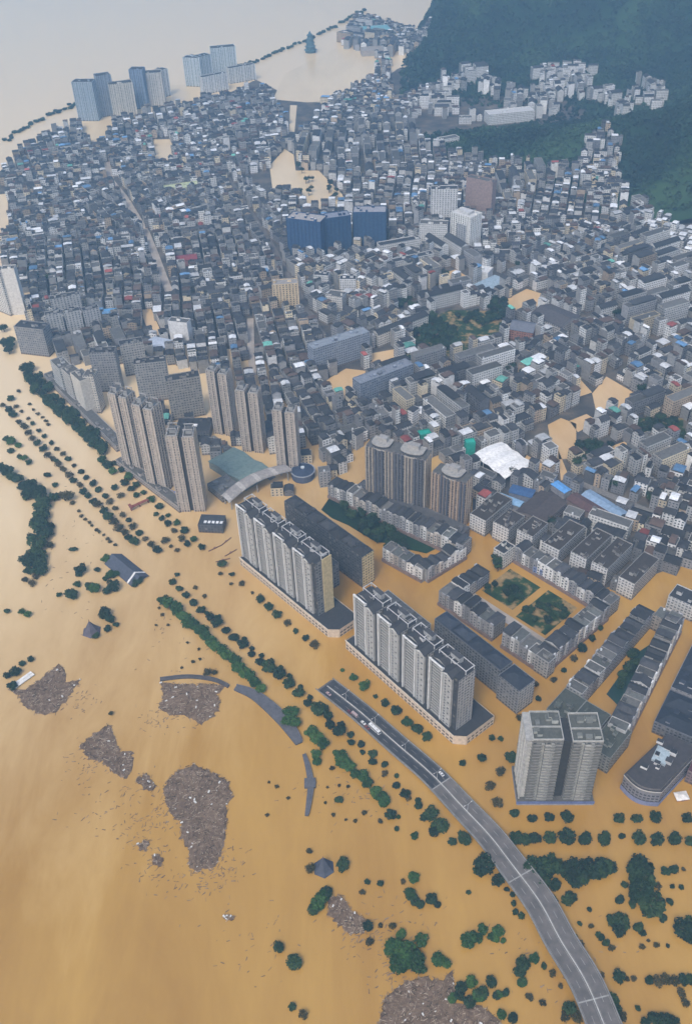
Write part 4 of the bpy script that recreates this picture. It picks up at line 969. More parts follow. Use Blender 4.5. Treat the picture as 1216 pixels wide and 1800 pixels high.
world_slab('corner_house', "white bay-fronted house on the rounded kerb corner across from the long pond block", 'house', FV_, 2, 26, 4, 22, 17, (0.55, 0.55, 0.55), 1.0, RDARK, 78, huts=3)
world_slab('corner_house', "grey house behind the rounded kerb corner", 'house', FV_, 28, 60, 2, 22, 16, (0.3, 0.3, 0.32), 1.0, RDARK, 79, huts=5)

for k, (x, y) in enumerate([(838, 922), (878, 938), (919, 953), (965, 974), (1012, 991), (1048, 1010), (1095, 1034)]):
    slab('gabled_slab', f"white-fronted apartment slab with a long dark roof, {ordinal(k + 1)} from the brown towers in its row", 'apartment block', (x - 14, y + 8), (x + 13, y + 22), 44 if k not in (1, 2) else 26, None, 19 + (k % 3), (0.3, 0.29, 0.28), 1.0,
         (0.055, 0.048, 0.045), 6, seed=90 + k, group="white-fronted slabs in a row", cols=((0.64, 0.63, 0.62), (0.34, 0.33, 0.32), (0.3, 0.3, 0.3), (0.3, 0.3, 0.3)))
    LANDMARKS["white-fronted slabs"] = G(965, 974)

# ---------------------------------------------------------------- the town: slabs and houses in patches of their own direction
def ang(A, B):
    a, b = G(*A), G(*B); return math.atan2(b[1] - a[1], b[0] - a[0])
ZONES = [ # polygon, direction, apartment share, storeys range, white share
 ([(8, 300), (60, 255), (130, 225), (250, 212), (330, 185), (470, 160), (520, 240), (470, 300), (420, 310), (565, 585), (640, 690), (600, 800), (530, 770), (470, 640), (360, 590), (190, 585), (160, 545), (60, 530), (8, 470)], ang((405, 310), (560, 580)), 0.06, (3, 6), 0.35),
 ([(420, 310), (480, 370), (510, 460), (680, 440), (740, 400), (800, 440), (870, 470), (930, 500), (1000, 560), (920, 640), (840, 730), (760, 770), (640, 700), (565, 585)], ang((665, 608), (750, 575)), 0.42, (4, 7), 0.6),
 ([(860, 420), (870, 300), (1110, 360), (1240, 460), (1240, 830), (1000, 850), (880, 790), (840, 730), (920, 640), (1000, 560), (930, 500)], ang((1040, 690), (1110, 660)), 0.34, (3, 7), 0.6),
 ([(520, 240), (600, 185), (700, 185), (745, 260), (860, 305), (1000, 305), (1060, 285), (1110, 380), (870, 470), (740, 400), (680, 440), (510, 460), (480, 370), (470, 300)], ang((520, 190), (480, 300)), 0.2, (4, 7), 0.55),
 ([(830, 850), (880, 790), (1000, 846), (1240, 826), (1240, 1000), (1150, 1010), (1060, 1040), (960, 1000), (860, 940)], ang((1000, 842), (1216, 930)), 0.06, (3, 5), 0.3),
 ([(560, 780), (600, 700), (640, 690), (760, 770), (840, 730), (880, 790), (830, 830), (640, 770), (600, 830), (560, 810)], ang((640, 760), (760, 700)), 0.05, (3, 6), 0.3),
 ([(740, 205), (745, 165), (800, 140), (880, 135), (1020, 130), (1160, 165), (1160, 205), (1060, 222), (960, 205), (830, 215)], ang((760, 200), (900, 195)), 0.75, (5, 8), 0.9),
 ([(1110, 395), (1150, 388), (1240, 420), (1240, 470), (1150, 440)], ang((1110, 400), (1216, 440)), 0.0, (2, 4), 0.95),
 ([(1010, 300), (1050, 275), (1085, 300), (1080, 380), (1010, 350)], ang((1010, 300), (1085, 300)), 0.1, (3, 6), 0.6),
 ([(560, 180), (600, 180), (680, 100), (690, 180), (745, 165), (745, 210), (600, 200)], ang((560, 180), (690, 180)), 0.2, (4, 6), 0.4),
 ([(625, 30), (690, 45), (760, 70), (740, 90), (640, 110), (600, 90)], ang((640, 60), (690, 62)), 0.3, (3, 5), 0.3),
 ([(205, 700), (300, 725), (365, 745), (420, 775), (480, 840), (545, 800), (600, 840), (560, 855), (505, 872), (440, 868), (365, 800), (300, 770), (225, 760)], ang((405, 310), (560, 580)), 0.0, (2, 4), 0.3),
 ([(60, 530), (160, 545), (190, 585), (230, 600), (260, 640), (100, 640), (50, 560)], ang((95, 588), (180, 575)), 0.1, (4, 6), 0.3),
 ([(190, 585), (360, 590), (470, 640), (530, 770), (560, 790), (470, 800), (370, 660), (300, 640), (230, 620)], ang((405, 310), (560, 580)), 0.05, (3, 6), 0.25),
]
zid = np.full((ONY, ONX), -1, np.int8)
for k, z in enumerate(ZONES): zid[pip(_gx, _gy, [tuple(q) for q in gp(z[0])])] = k
rngT = random.Random(77)
lots = []                                                  # (kind, o, rot, w, d, storeys, zone)
def zone_at(o):
    i, j = int((o[0] - OX) / OC), int((o[1] - OY) / OC)
    return int(zid[j, i]) if 0 <= i < ONX and 0 <= j < ONY else -1
def in_frame(o, h=15):
    a, b = P(o[0], o[1], 0); c, e = P(o[0], o[1], h)
    return -25 < a < 1241 and -30 < b and e < 1830
def seeds(zk, sp):
    poly = np.array(gp(ZONES[zk][0])); lo, hi = poly.min(0), poly.max(0); out = []
    nx, ny = int((hi[0] - lo[0]) / sp) + 1, int((hi[1] - lo[1]) / sp) + 1
    for i in range(nx):
        for j in range(ny):
            p = lo + np.array([(i + rngT.random()) * sp, (j + rngT.random()) * sp])
            if zone_at(p) == zk: out.append(p)
    return out
for zk, (poly, za, ashare, (s0, s1), wsh) in enumerate(ZONES):
    far = 1.0 if G(*np.mean(poly, 0))[1] < 1700 else 1.0
    for sp, lim in ((130, 110), (85, 70), (60, 60)):
     sd = seeds(zk, sp)
     if not sd: sd = [np.array(gp(poly)).mean(0)]
     sa = np.array(sd)
     for p in sd:
         rot = za + rngT.gauss(0, 0.13) + (math.pi / 2 if rngT.random() < 0.35 else 0)
         c, s = math.cos(rot), math.sin(rot)
         if sp > 100 and rngT.random() < ashare * 1.3:                   # a group of slabs set in parallel
             rows, rp = 9, 24
             for r in range(-rows // 2, rows // 2):
                 x = -95 + rngT.uniform(0, 12)
                 while x < 95:
                     w = rngT.uniform(26, 52) if zk != 6 else rngT.uniform(16, 30); q = x + w / 2
                     o = (p[0] + c * q - s * r * rp, p[1] + s * q + c * r * rp); x += w + rngT.uniform(4, 9)
                     if zone_at(o) != zk or np.argmin(((sa - o) ** 2).sum(1)) != sd.index(p) if False else zone_at(o) != zk: continue
                     if ((np.array(o) - p) ** 2).sum() > ((sa - o) ** 2).sum(1).min() + 900 or not in_frame(o): continue
                     d = rngT.uniform(11, 14)
                     if free(o, rot, -w / 2 - 1, w / 2 + 1, -d / 2 - 1.5, d / 2 + 1.5): lots.append(('a', o, rot, w, d, rngT.randint(6, 8), zk))
         row = 0; y = -float(lim)
         while y < lim:
             dep = rngT.uniform(9.5, 13.5); x = -lim - 5 + rngT.uniform(0, 8); cross = x + rngT.uniform(40, 80)
             while x < lim + 5:
                 if x > cross: x += rngT.uniform(3, 5); cross = x + rngT.uniform(40, 80)
                 w = rngT.choice((5.5, 7, 8, 9, 10, 12, 14, 18)) * rngT.uniform(0.9, 1.15); d = dep * rngT.uniform(0.8, 1.02)
                 q = x + w / 2; o = (p[0] + c * q - s * (y + dep / 2), p[1] + s * q + c * (y + dep / 2)); x += w + rngT.choice((0.2, 0.2, 0.3, 1.2, 2.5))
                 if zone_at(o) != zk or not in_frame(o): continue
                 if ((np.array(o) - p) ** 2).sum() > ((sa - o) ** 2).sum(1).min() + 500: continue
                 if free(o, rot, -w / 2, w / 2, -d / 2, d / 2, tol=0.1):
                     st = rngT.randint(s0, s1) + (rngT.choice((1, 2, 3)) if rngT.random() < 0.06 else 0)
                     if w > 13: st = min(st, 4)
                     lots.append(('h', o, rot + (math.pi if row % 2 else 0) + rngT.gauss(0, 0.015), w, d, st, zk))
             y += dep + (0.4 if row % 2 == 0 else rngT.uniform(2.4, 4.0)); row += 1
lots.sort(key=lambda L: L[1][0] ** 2 + L[1][1] ** 2)
LMN = list(LANDMARKS); LMP = np.array([LANDMARKS[k] for k in LMN])
seen = {}
def where(o):
    d = ((LMP - o) ** 2).sum(1) ** 0.5
    k = int(np.argmin(d)); return LMN[k], d[k]
def face_cam(o, rot):                                      # turn the front (-y) towards the river side when it is the hidden one
    f = np.array([math.sin(rot), -math.cos(rot)]); return rot if f @ (-np.array(o)) > 0 else rot + math.pi
stuff = MB(); individuals = []
nh = na = 0
NH, NA = 300, 190
KIN = {}
for kd, o, rot, w, d, st, zk in lots:
    white = ZONES[zk][4]
    tint = pick(rngT, [(a, b, c * (2.2 * white if a in ("white", "cream", "pale grey") else 1.0 - 0.5 * white)) for a, b, c in TINTS])
    if zk == 6: tint = TINTS[0] if rngT.random() < 0.8 else TINTS[2]
    if kd == 'a': roof = rngT.choice((ROOFS[0], ROOFS[0], ROOFS[1], ROOFS[2]))
    else: roof = pick(rngT, [(a, b, c, wgt * (2.2 if a.startswith("white") and white > 0.45 else 1)) for a, b, c, wgt in ROOFS])
    if zk == 7: roof = ROOFS[5]
    if zk == 6 and (math.sin(o[0] * 0.031 + 1.7) * math.sin(o[1] * 0.017 + o[0] * 0.006) > 0.12 or rngT.random() < 0.22): continue
    extra = pick(rngT, EXTRAS)
    rot = face_cam(o, rot)
    z0 = max(0.0, float(terr(o[0], o[1])) + 1.0) if o[1] > 1380 else 0.0
    p = house_mbs(rngT, w, d, st * 3.2, tint, roof, extra)
    ind = (kd == 'h' and nh < NH) or (kd == 'a' and na < NA)
    if not ind:
        for m in p.values(): stuff.add(m, (o[0], o[1], z0), rot)
        continue
    lm, dist = where(o)
    wd = "narrow" if w < 7.5 else ("wide" if w > 12 else "")
    ex = extra[0] if roof[1] == 'flat' else ""
    if kd == 'h':
        nh += 1; desc = f"{(wd + ' ') if wd else ''}{tint[0]} {NUM[st]}-storey house, {roof[0]}" + (f" with {ex}" if ex else ""); nm, ct, g = 'town_house', 'house', "old town houses"
    else:
        na += 1; ln = "long" if w > 38 else "short"; desc = f"{ln} {tint[0]} {NUM[st]}-storey slab, {roof[0]}"; nm, ct, g = 'apartment_slab', 'apartment block', "apartment slabs of the town"
    key = (desc, lm); KIN[key] = KIN.get(key, 0) + 1
    t = thing(nm, desc, ct, (o[0], o[1], z0), rot, g)
    individuals.append((t, key, dist, lm, p, w, d, st, kd))
rank = {}
for rec in sorted(individuals, key=lambda r: r[2]):
    t, key, dist, lm, p, w, d, st, kd = rec
    rank[key] = rank.get(key, 0) + 1; r = rank[key]
    near = f"nearest the {lm}" if r == 1 else f"{ordinal(r)} from the {lm}"
    t['label'] = f"{key[0]}, {near}"
nwin = 0
for t, key, dist, lm, p, w, d, st, kd in individuals:
    for nm, m in p.items():
        if nm == 'wall' and nwin < 150 and kd == 'h': m.c = [(c[0], c[1], c[2], 0.0) if f < 1 else c for f, c in enumerate(m.c)]
        m.build(nm, MAS, t)
    if nwin < 150 and kd == 'h':
        nwin += 1; nb = max(1, int(w / 3.2))
        for fl in range(st):
            for b in range(nb): link('window', WIN_S, t, ((b + 0.5) * w / nb - w / 2, -d / 2 - 0.01, fl * 3.2 + 0.9))
if stuff.f:
    so = stuff.build('far_town_houses', MAS); so['kind'] = 'stuff'; so['label'] = "closely packed grey houses of the far old town"
print("lots", len(lots), "houses", nh, "slabs", na, "stuff faces", len(stuff.f))

# ---------------------------------------------------------------- elevated road with its ramp under water
PATH = [(568, 1199, -0.6), (575, 1206, 0.2), (632, 1251, 1.3), (697, 1308, 2.4), (758, 1361, 3.4), (812, 1418, 4.4), (860, 1469, 5.3), (894, 1513, 6.0), (947, 1584, 6.8), (984, 1652, 7.3), (1028, 1724, 7.6), (1060, 1799, 7.8), (1092, 1880, 8.0)]
_p = np.array([(*G(x, y, max(z, 0)), z) for x, y, z in PATH])
def catmull(P_, n=8):
    out = []
    for i in range(len(P_) - 1):
        a, b, c, d = P_[max(i - 1, 0)], P_[i], P_[i + 1], P_[min(i + 2, len(P_) - 1)]
        for k in range(n):
            t = k / n; out.append(0.5 * ((2 * b) + (-a + c) * t + (2 * a - 5 * b + 4 * c - d) * t * t + (-a + 3 * b - 3 * c + d) * t ** 3))
    return np.array(out + [P_[-1]])
ROAD = catmull(_p)
_seg = np.linalg.norm(np.diff(ROAD, axis=0), axis=1); RS = np.concatenate([[0], np.cumsum(_seg)]); RLEN = RS[-1]
def road_at(s):
    s = min(max(s, 0), RLEN - 1e-3); i = int(np.searchsorted(RS, s, 'right') - 1); t = (s - RS[i]) / _seg[i]
    p = ROAD[i] * (1 - t) + ROAD[i + 1] * t; a, b = ROAD[max(i - 1, 0)], ROAD[min(i + 2, len(ROAD) - 1)]
    d = (b - a)[:2]; d = d / np.linalg.norm(d); return p, d, np.array([-d[1], d[0]])
def strip(m, s0, s1, o0, o1, z0, z1, col, step=4.0, top_only=False):
    n = max(1, int((s1 - s0) / step)); prev = None
    for k in range(n + 1):
        p, d, nn = road_at(s0 + (s1 - s0) * k / n)
        w0, w1 = o0(s0 + (s1 - s0) * k / n) if callable(o0) else o0, o1(s0 + (s1 - s0) * k / n) if callable(o1) else o1
        a, b = p[:2] + nn * w0, p[:2] + nn * w1
        cur = [(a[0], a[1], p[2] + z0), (b[0], b[1], p[2] + z0), (b[0], b[1], p[2] + z1), (a[0], a[1], p[2] + z1)]
        if prev:
            m.face([prev[3], cur[3], cur[2], prev[2]][::-1], col)
            if not top_only:
                m.face([prev[0], prev[1], cur[1], cur[0]][::-1], col); m.face([prev[1], prev[2], cur[2], cur[1]][::-1], col); m.face([prev[3], prev[0], cur[0], cur[3]][::-1], col)
        elif not top_only: m.face(cur, col)
        prev = cur
    if not top_only: m.face(prev[::-1], col)
def half(s): return 8.6 + 1.6 * min(1, max(0, (s - 120) / 120))
def make_bridge():
    t = thing('elevated_road', "curving grey elevated road with a white median, its ramp end under the flood", 'bridge', (*_p[1][:2], 0))
    inv = -np.array([*_p[1][:2], 0])
    def put(m, nm, mat, parent=t):
        q = MB(); q.add(m, tuple(inv)); return q.build(nm, mat, parent)
    m = MB(); strip(m, 0, RLEN, lambda s: -half(s), half, -1.1, 0.0, (0.2, 0.2, 0.2)); dk = put(m, 'deck', ASPHALT)
    m = MB(); strip(m, 0.5, 134, lambda s: -half(s) + 0.26, lambda s: half(s) - 0.26, 0.0, 0.006, (0, 0, 0), top_only=True); put(m, 'ramp_surface', RAMP, dk)
    for sg in (-1, 1):
        m = MB(); strip(m, 2, RLEN, (lambda s: -half(s) - 0.3) if sg < 0 else (lambda s: half(s) - 0.25), (lambda s: -half(s) + 0.25) if sg < 0 else (lambda s: half(s) + 0.3), -0.9, 1.0, (0.24, 0.235, 0.23)); put(m, 'parapet', MAS)
    m = MB(); strip(m, 6, RLEN, -0.26, 0.26, 0.0, 0.75, (0.5, 0.5, 0.48)); put(m, 'median_barrier', MAS)
    m = MB()
    for o in (-0.9, 0.9, None, None):
        pass
    for sg in (-1, 1):
        strip(m, 8, RLEN, sg * 0.95 - 0.08, sg * 0.95 + 0.08, 0.0, 0.012, (0, 0, 0), top_only=True)
        strip(m, 8, RLEN, (lambda s, g=sg: g * (half(s) - 0.95) - 0.07), (lambda s, g=sg: g * (half(s) - 0.95) + 0.07), 0.0, 0.012, (0, 0, 0), top_only=True)
        for frac in (0.5,):
            s = 10
            while s < RLEN - 6:
                strip(m, s, s + 5, (lambda q, g=sg: g * (half(q) * frac) - 0.12), (lambda q, g=sg: g * (half(q) * frac) + 0.12), 0.0, 0.014, (0, 0, 0), 2.5, True); s += 11
    lm = put(m, 'lane_marking', PAINT, dk); 
    for s in (134, 222, RLEN - 40):
        m = MB(); strip(m, s, s + 0.9, lambda q: -half(q) + 0.4, lambda q: half(q) - 0.4, 0.0, 0.02, (0.32, 0.32, 0.31), 0.9, True); put(m, 'expansion_joint', MAS, dk)
    s = 60
    while s < RLEN:
        p, d, nn = road_at(s)
        for o in (-4.5, 4.5):
            m = MB(); q = p[:2] + nn * o; m.cyl(q[0], q[1], -3, p[2] - 1.05, 0.9, (0.3, 0.29, 0.28), 10); put(m, 'pier', MAS)
        s += 28
    for k, s in enumerate((28, 62, 96, 130, 164)):
        p, d, nn = road_at(s); r = math.atan2(d[1], d[0])
        l = thing('street_lamp', f"twin-armed lamp post on the road median, {ordinal(k + 1)} from the drowned ramp end", 'street lamp', (p[0], p[1], p[2] + 0.75), r, "lamp posts on the elevated road")
        m = MB(); m.cyl(0, 0, 0, 9, 0.16, (0.5, 0.5, 0.5), 8, 0.09); m.build('pole', MAS, l)
        for sg in (-1, 1):
            m = MB(); m.beam((0, 0, 8.8), (0, sg * 3.2, 9.6), 0.14, (0.5, 0.5, 0.5)); a = m.build('arm', MAS, l); m = MB(); m.box(-0.25, 0.25, sg * 3.2 - 0.6, sg * 3.2 + 0.6, 9.55, 9.75, (0.6, 0.6, 0.6)); m.build('lamp_head', MAS, a)
make_bridge()

def carpaint(name, c):
    m, nt, b = newmat(name, 0.3, 0.5); b.inputs['Base Color'].default_value = (*c, 1); return m
TYRE = newmat("tyre_rubber", 0.9, 0.1)[0]; TYRE.node_tree.nodes['Principled BSDF'].inputs['Base Color'].default_value = (0.02, 0.02, 0.02, 1)
def wheel_mesh(r, w):
    bm = MB(); n = 12
    for k in range(n):
        a, b = 2 * math.pi * k / n, 2 * math.pi * (k + 1) / n
        pa, pb = (r * math.cos(a), r * math.sin(a)), (r * math.cos(b), r * math.sin(b))
        bm.face([(pa[0], -w / 2, pa[1]), (pb[0], -w / 2, pb[1]), (pb[0], w / 2, pb[1]), (pa[0], w / 2, pa[1])], (0, 0, 0))
    for y in (-w / 2, w / 2): bm.face([(r * math.cos(2 * math.pi * k / n), y, r * math.sin(2 * math.pi * k / n)) for k in range(n)], (0, 0, 0))
    return bm.mesh("wheel", TYRE)
WHL = wheel_mesh(0.34, 0.24); WHB = wheel_mesh(0.5, 0.3)
def vehicle(s, off, label, kind, col):
    p, d, nn = road_at(s); q = p[:2] + nn * off; rot = math.atan2(d[1], d[0]) + (math.pi if off > 0 else 0)
    nm = {'car': 'car', 'bus': 'bus', 'van': 'van'}[kind]
    t = thing(nm, label, nm, (q[0], q[1], p[2]), rot); M = carpaint("paint_" + label.split()[0], col)
    L, W, Hh, wr = {'car': (4.7, 1.85, 1.5, 0.34), 'van': (6.2, 2.1, 2.4, 0.34), 'bus': (11.8, 2.6, 3.2, 0.5)}[kind]
    m = MB()
    if kind == 'car':
        prof = [(-L / 2, 0.35), (L / 2, 0.35), (L / 2, 0.75), (L / 2 - 1.15, 0.95), (-L / 2 + 0.5, 0.98), (-L / 2, 0.85)]
        cab = [(-L / 2 + 0.55, 0.96), (L / 2 - 1.2, 0.96), (L / 2 - 2.0, Hh), (-L / 2 + 1.25, Hh)]
    else:
        prof = [(-L / 2, 0.4), (L / 2, 0.4), (L / 2 - 0.05, 1.3), (L / 2 - 0.35, Hh), (-L / 2 + 0.1, Hh), (-L / 2, 1.3)]; cab = None
    def extr(m, pr, w):
        n = len(pr)
        for k in range(n):
            a, b = pr[k], pr[(k + 1) % n]; m.face([(a[0], -w, a[1]), (b[0], -w, b[1]), (b[0], w, b[1]), (a[0], w, a[1])], col)
        m.face([(a[0], -w, a[1]) for a in pr], col); m.face([(a[0], w, a[1]) for a in pr[::-1]], col)
    extr(m, prof, W / 2); body = m.build('body', M, t)
    if cab:
        m = MB(); extr(m, cab, W / 2 - 0.12); m.build('windows', GLASS, t).name = 'window'
        m = MB(); m.box(-L / 2 + 1.2, L / 2 - 2.0, -W / 2 + 0.1, W / 2 - 0.1, Hh - 0.005, Hh + 0.06, col); m.build('roof', M, t)
    else:
        for sg in (-1, 1): m = MB(); m.box(-L / 2 + 0.5, L / 2 - 0.7, sg * (W / 2 + 0.005) - 0.012, sg * (W / 2 + 0.005) + 0.012, 1.35 if kind == 'van' else 1.5, Hh - 0.45, (0, 0, 0)); m.build('window', GLASS, t)
        m = MB(); m.face([(L / 2 - 0.02, -W / 2 + 0.15, 1.4), (L / 2 - 0.02, W / 2 - 0.15, 1.4), (L / 2 - 0.27, W / 2 - 0.15, Hh - 0.4), (L / 2 - 0.27, -W / 2 + 0.15, Hh - 0.4)], (0, 0, 0)); m.build('windscreen', GLASS, t)
        if kind == 'bus':
            for x in (-3, 0.2, 3): m = MB(); m.box(x - 0.9, x + 0.9, -0.75, 0.75, Hh - 0.01, Hh + 0.22, (0.6, 0.6, 0.6)); m.build('roof_unit', MAS, t)
    for sx in (-1, 1):
        for sy in (-1, 1): link('wheel', WHL if kind != 'bus' else WHB, t, (sx * L * 0.31, sy * (W / 2 - 0.13), wr))
def s_of(x, y, z=2.0):
    g = G(x, y, z); return RS[int(np.argmin(((ROAD[:, :2] - g) ** 2).sum(1)))]
vehicle(s_of(662, 1284), -3.4, "white bus heading down the ramp towards the flood", 'bus', (0.75, 0.76, 0.76))
vehicle(s_of(780, 1362), 5.6, "white car alone on the inland lanes of the elevated road", 'car', (0.75, 0.75, 0.75))
vehicle(s_of(640, 1266), -5.6, "small white car stopped just ahead of the bus", 'car', (0.7, 0.7, 0.7))
vehicle(s_of(629, 1256), -5.2, "pinkish-grey van stopped near the drowned ramp end", 'van', (0.42, 0.33, 0.33))
vehicle(s_of(618, 1247), -6.0, "maroon car parked by the river parapet near the ramp end", 'car', (0.16, 0.03, 0.035))
vehicle(s_of(580, 1214), -5.0, "pale pink car stranded at the water's edge on the ramp", 'car', (0.5, 0.36, 0.36))
vehicle(s_of(652, 1276), -6.4, "dark red car behind the small white car on the ramp", 'car', (0.2, 0.05, 0.04))

# ---------------------------------------------------------------- trees
def crown_mesh(seed, mat, n=900, squash=0.8, lumps=9, leaf=0.125):
    """leaf faces spread through a lumpy crown about 1 m in radius, resting on z = 0"""
    rng = random.Random(seed); V, F = [], []
    blobs = [(0, 0, 0.62 * squash, 0.62)] + [(math.cos(a) * rng.uniform(0.35, 0.62), math.sin(a) * rng.uniform(0.35, 0.62), rng.uniform(0.35, 1.0) * squash, rng.uniform(0.28, 0.46)) for a in [2 * math.pi * (k + rng.random() * 0.6) / lumps for k in range(lumps)]]
    for _ in range(n):
        b = rng.choices(blobs, [q[3] ** 2 for q in blobs])[0]
        u, ph = rng.uniform(-0.75, 1), rng.uniform(0, 2 * math.pi); r = b[3] * rng.uniform(0.55, 1.08); k = math.sqrt(max(0, 1 - u * u))
        c = Vector((b[0] + r * k * math.cos(ph), b[1] + r * k * math.sin(ph), max(0.02, b[2] + r * u * squash)))
        nr = Vector((k * math.cos(ph), k * math.sin(ph), u + 0.4)) + Vector((rng.gauss(0, 0.45), rng.gauss(0, 0.45), rng.gauss(0, 0.45)))
        nr.normalize(); t = nr.orthogonal().normalized(); t.rotate(Matrix.Rotation(rng.uniform(0, 6.28), 3, nr)); w = nr.cross(t); s = leaf * rng.uniform(0.6, 1.25)
        i = len(V); V += [c + t * s, c + w * s * 0.7, c - t * s * 0.9, c - w * s * 0.75]; F.append((i, i + 1, i + 2, i + 3))
    me = bpy.data.meshes.new("crown"); me.from_pydata(V, [], F); me.materials.append(mat); return me
CROWNS = {'d': [crown_mesh(k, LEAF_DARK) for k in range(5)], 'g': [crown_mesh(20 + k, LEAF_GREEN) for k in range(5)], 'y': [crown_mesh(40 + k, LEAF_DRY, 420) for k in range(4)],
          'c': [crown_mesh(60 + k, LEAF_GREEN, 800, 1.5, 5) for k in range(2)]}
def trunk_mesh():
    m = MB(); m.cyl(0, 0, -0.8, 0.75, 0.09, (0, 0, 0), 7, 0.05)
    for k in range(4):
        a = k * 1.57 + 0.4; m.beam((0, 0, 0.3 + 0.08 * k), (0.42 * math.cos(a), 0.42 * math.sin(a), 0.75 + 0.06 * k), 0.045, (0, 0, 0))
    return m.mesh("trunk", BARK)
TRUNK = trunk_mesh()
rngV = random.Random(5); NTREE = {'tree': 0, 'bush': 0, 'street_tree': 0}
def tree(x, y, dpx, kind, label, group=None, name='tree', z=0.0, lift=None):
    g = G(x, y); r = dpx * (1.45 if y < 1000 and dpx < 18 else (1.32 if dpx < 21 else 1.14)) * mpp(x, y) / 2 * rngV.uniform(0.9, 1.12)
    NTREE[name] += 1
    t = thing(name, label, name.split('_')[-1], (*g, z), rngV.uniform(0, 6.28), group)
    link('crown', rngV.choice(CROWNS[kind]), t, (0, 0, 0.12 * r if lift is None else lift), rngV.uniform(0, 6.28), (r * rngV.uniform(0.9, 1.1), r * rngV.uniform(0.9, 1.1), r * rngV.uniform(0.85, 1.15)))
    if name != 'bush': link('trunk', TRUNK, t, (0, 0, 0.12 * r if lift is None else lift), 0, (r, r, r))
    return t
def along(pts, n, jit=0.0):
    q = np.array(pts, float); L = np.concatenate([[0], np.cumsum(np.linalg.norm(np.diff(q, axis=0), axis=1))]); out = []
    for k in range(n):
        s = L[-1] * k / max(1, n - 1); i = min(int(np.searchsorted(L, s, 'right') - 1), len(q) - 2); t = (s - L[i]) / (L[i + 1] - L[i]); p = q[i] * (1 - t) + q[i + 1] * t
        out.append((p[0] + rngV.gauss(0, jit), p[1] + rngV.gauss(0, jit)))
    return out
STREETROWS = ('outermost avenue row', 'second avenue row', 'embankment row', 'second embankment line', 'upper line of pairs', 'lower line of pairs', 'row before the mustard-ended flats', 'loose cluster off the flats', 'row before the gabled flats', 'side street trees', 'upper cross row', 'second cross row', 'inner river row', 'half-hidden inner row')
def row(pts, dpx, kind, text, group, adj="round dark", name='tree', jit=0.0, n=None, d2=None):
    L = along(pts, n, jit) if n else list(pts)
    if 'going downstream' in text: L.sort(key=lambda q: 0.65 * q[0] + 0.76 * q[1])
    if 'from the elevated road' in text or 'toward the elevated road' in text:
        L.sort(key=lambda q: min((ROAD[:, 0] - G(q[0], q[1])[0]) ** 2 + (ROAD[:, 1] - G(q[0], q[1])[1]) ** 2) * (-1 if 'toward' in text else 1))
    for k, q in enumerate(L):
        d = q[2] if len(q) > 2 else dpx * (1 if d2 is None else 1 + (d2 / dpx - 1) * k / max(1, len(L) - 1))
        kk = kind if len(kind) == 1 else rngV.choice(kind)
        tree(q[0], q[1], d * rngV.uniform(0.85, 1.15), kk, f"{adj} {name}, {ordinal(k + 1)} {text}", group, 'street_tree' if group in STREETROWS else name)
row([(8, 716), (60, 774), (97, 813), (144, 861), (192, 912), (237, 957)], 10, 'dy', "from the river bend in the outermost drowned avenue row", "outermost avenue row", jit=1.0, n=27, d2=13)
row([(20, 704), (60, 749), (102, 792), (150, 840), (188, 878), (231, 925), (277, 971)], 8, 'yd', "from the river bend in the second drowned avenue row", "second avenue row", "small round", jit=1.0, n=26, d2=11)
row([(34, 690), (53, 712), (60, 722), (68, 730), (76, 735), (82, 742), (86, 748)], 6, 'y', "from the river bend in the thin third row", "third avenue row", "tiny", 'bush')
row([(180, 812, 13), (190, 823, 15), (201, 817, 11), (200, 832, 12), (215, 829, 11), (228, 842, 13), (220, 852, 12), (241, 855, 12), (232, 862, 13), (254, 868, 8), (241, 873, 10), (252, 868, 9), (267, 881, 11), (281, 894, 11), (296, 908, 10), (312, 922, 10), (325, 936, 11), (341, 951, 10), (356, 965, 10)],
    11, 'dg', "downstream from the dark tree belt along the embankment", "embankment row")
row([(202, 860, 10), (213, 874, 12), (226, 842, 8), (275, 906, 8), (285, 914, 9), (296, 923, 14), (307, 936, 10), (320, 949, 11), (330, 959, 11), (292, 953, 14), (301, 962, 8), (312, 969, 8)], 10, 'dy', "downstream in the broken second line off the embankment", "second embankment line")
row([(45, 655), (70, 690), (100, 720), (130, 748), (160, 775), (185, 797)], 19, 'd', "from the river bend in the dense belt beside the shop podium", "dense tree belt", "big dark", jit=2.2, n=24)
row([(58, 650), (85, 688), (118, 720), (150, 750), (180, 783)], 15, 'd', "from the river bend on the land side of the dense tree belt", "dense tree belt, land side", "dark", jit=2.0, n=12)
row([(8, 828), (20, 838), (34, 848), (50, 858), (60, 868), (52, 876)], 18, 'd', "from the frame edge at the upstream head of the tree island", "tree island head", "ragged dark", jit=2.5, n=8)
row([(60, 866), (72, 890), (70, 915), (76, 938), (72, 960), (66, 985), (70, 1005)], 30, 'd', "from upstream down the long drowned tree island", "long tree island", "big dark", jit=4, n=17)
row([(86, 882, 15), (98, 878, 15), (110, 874, 16), (122, 878, 17), (128, 886, 9), (58, 950, 16), (88, 930, 16), (52, 1008, 14), (64, 1016, 12), (46, 1022, 11), (58, 1029, 13), (90, 962, 12), (56, 980, 14)], 14, 'dy', "out from the long drowned tree island", "fringe of the tree island", "smaller")
row([(140, 902), (152, 914), (163, 928), (176, 938), (190, 950), (202, 960)], 6, 'y', "in the broken brush line leading to the drowned slate roof", "brush line", "low brown", 'bush', jit=1, n=11)
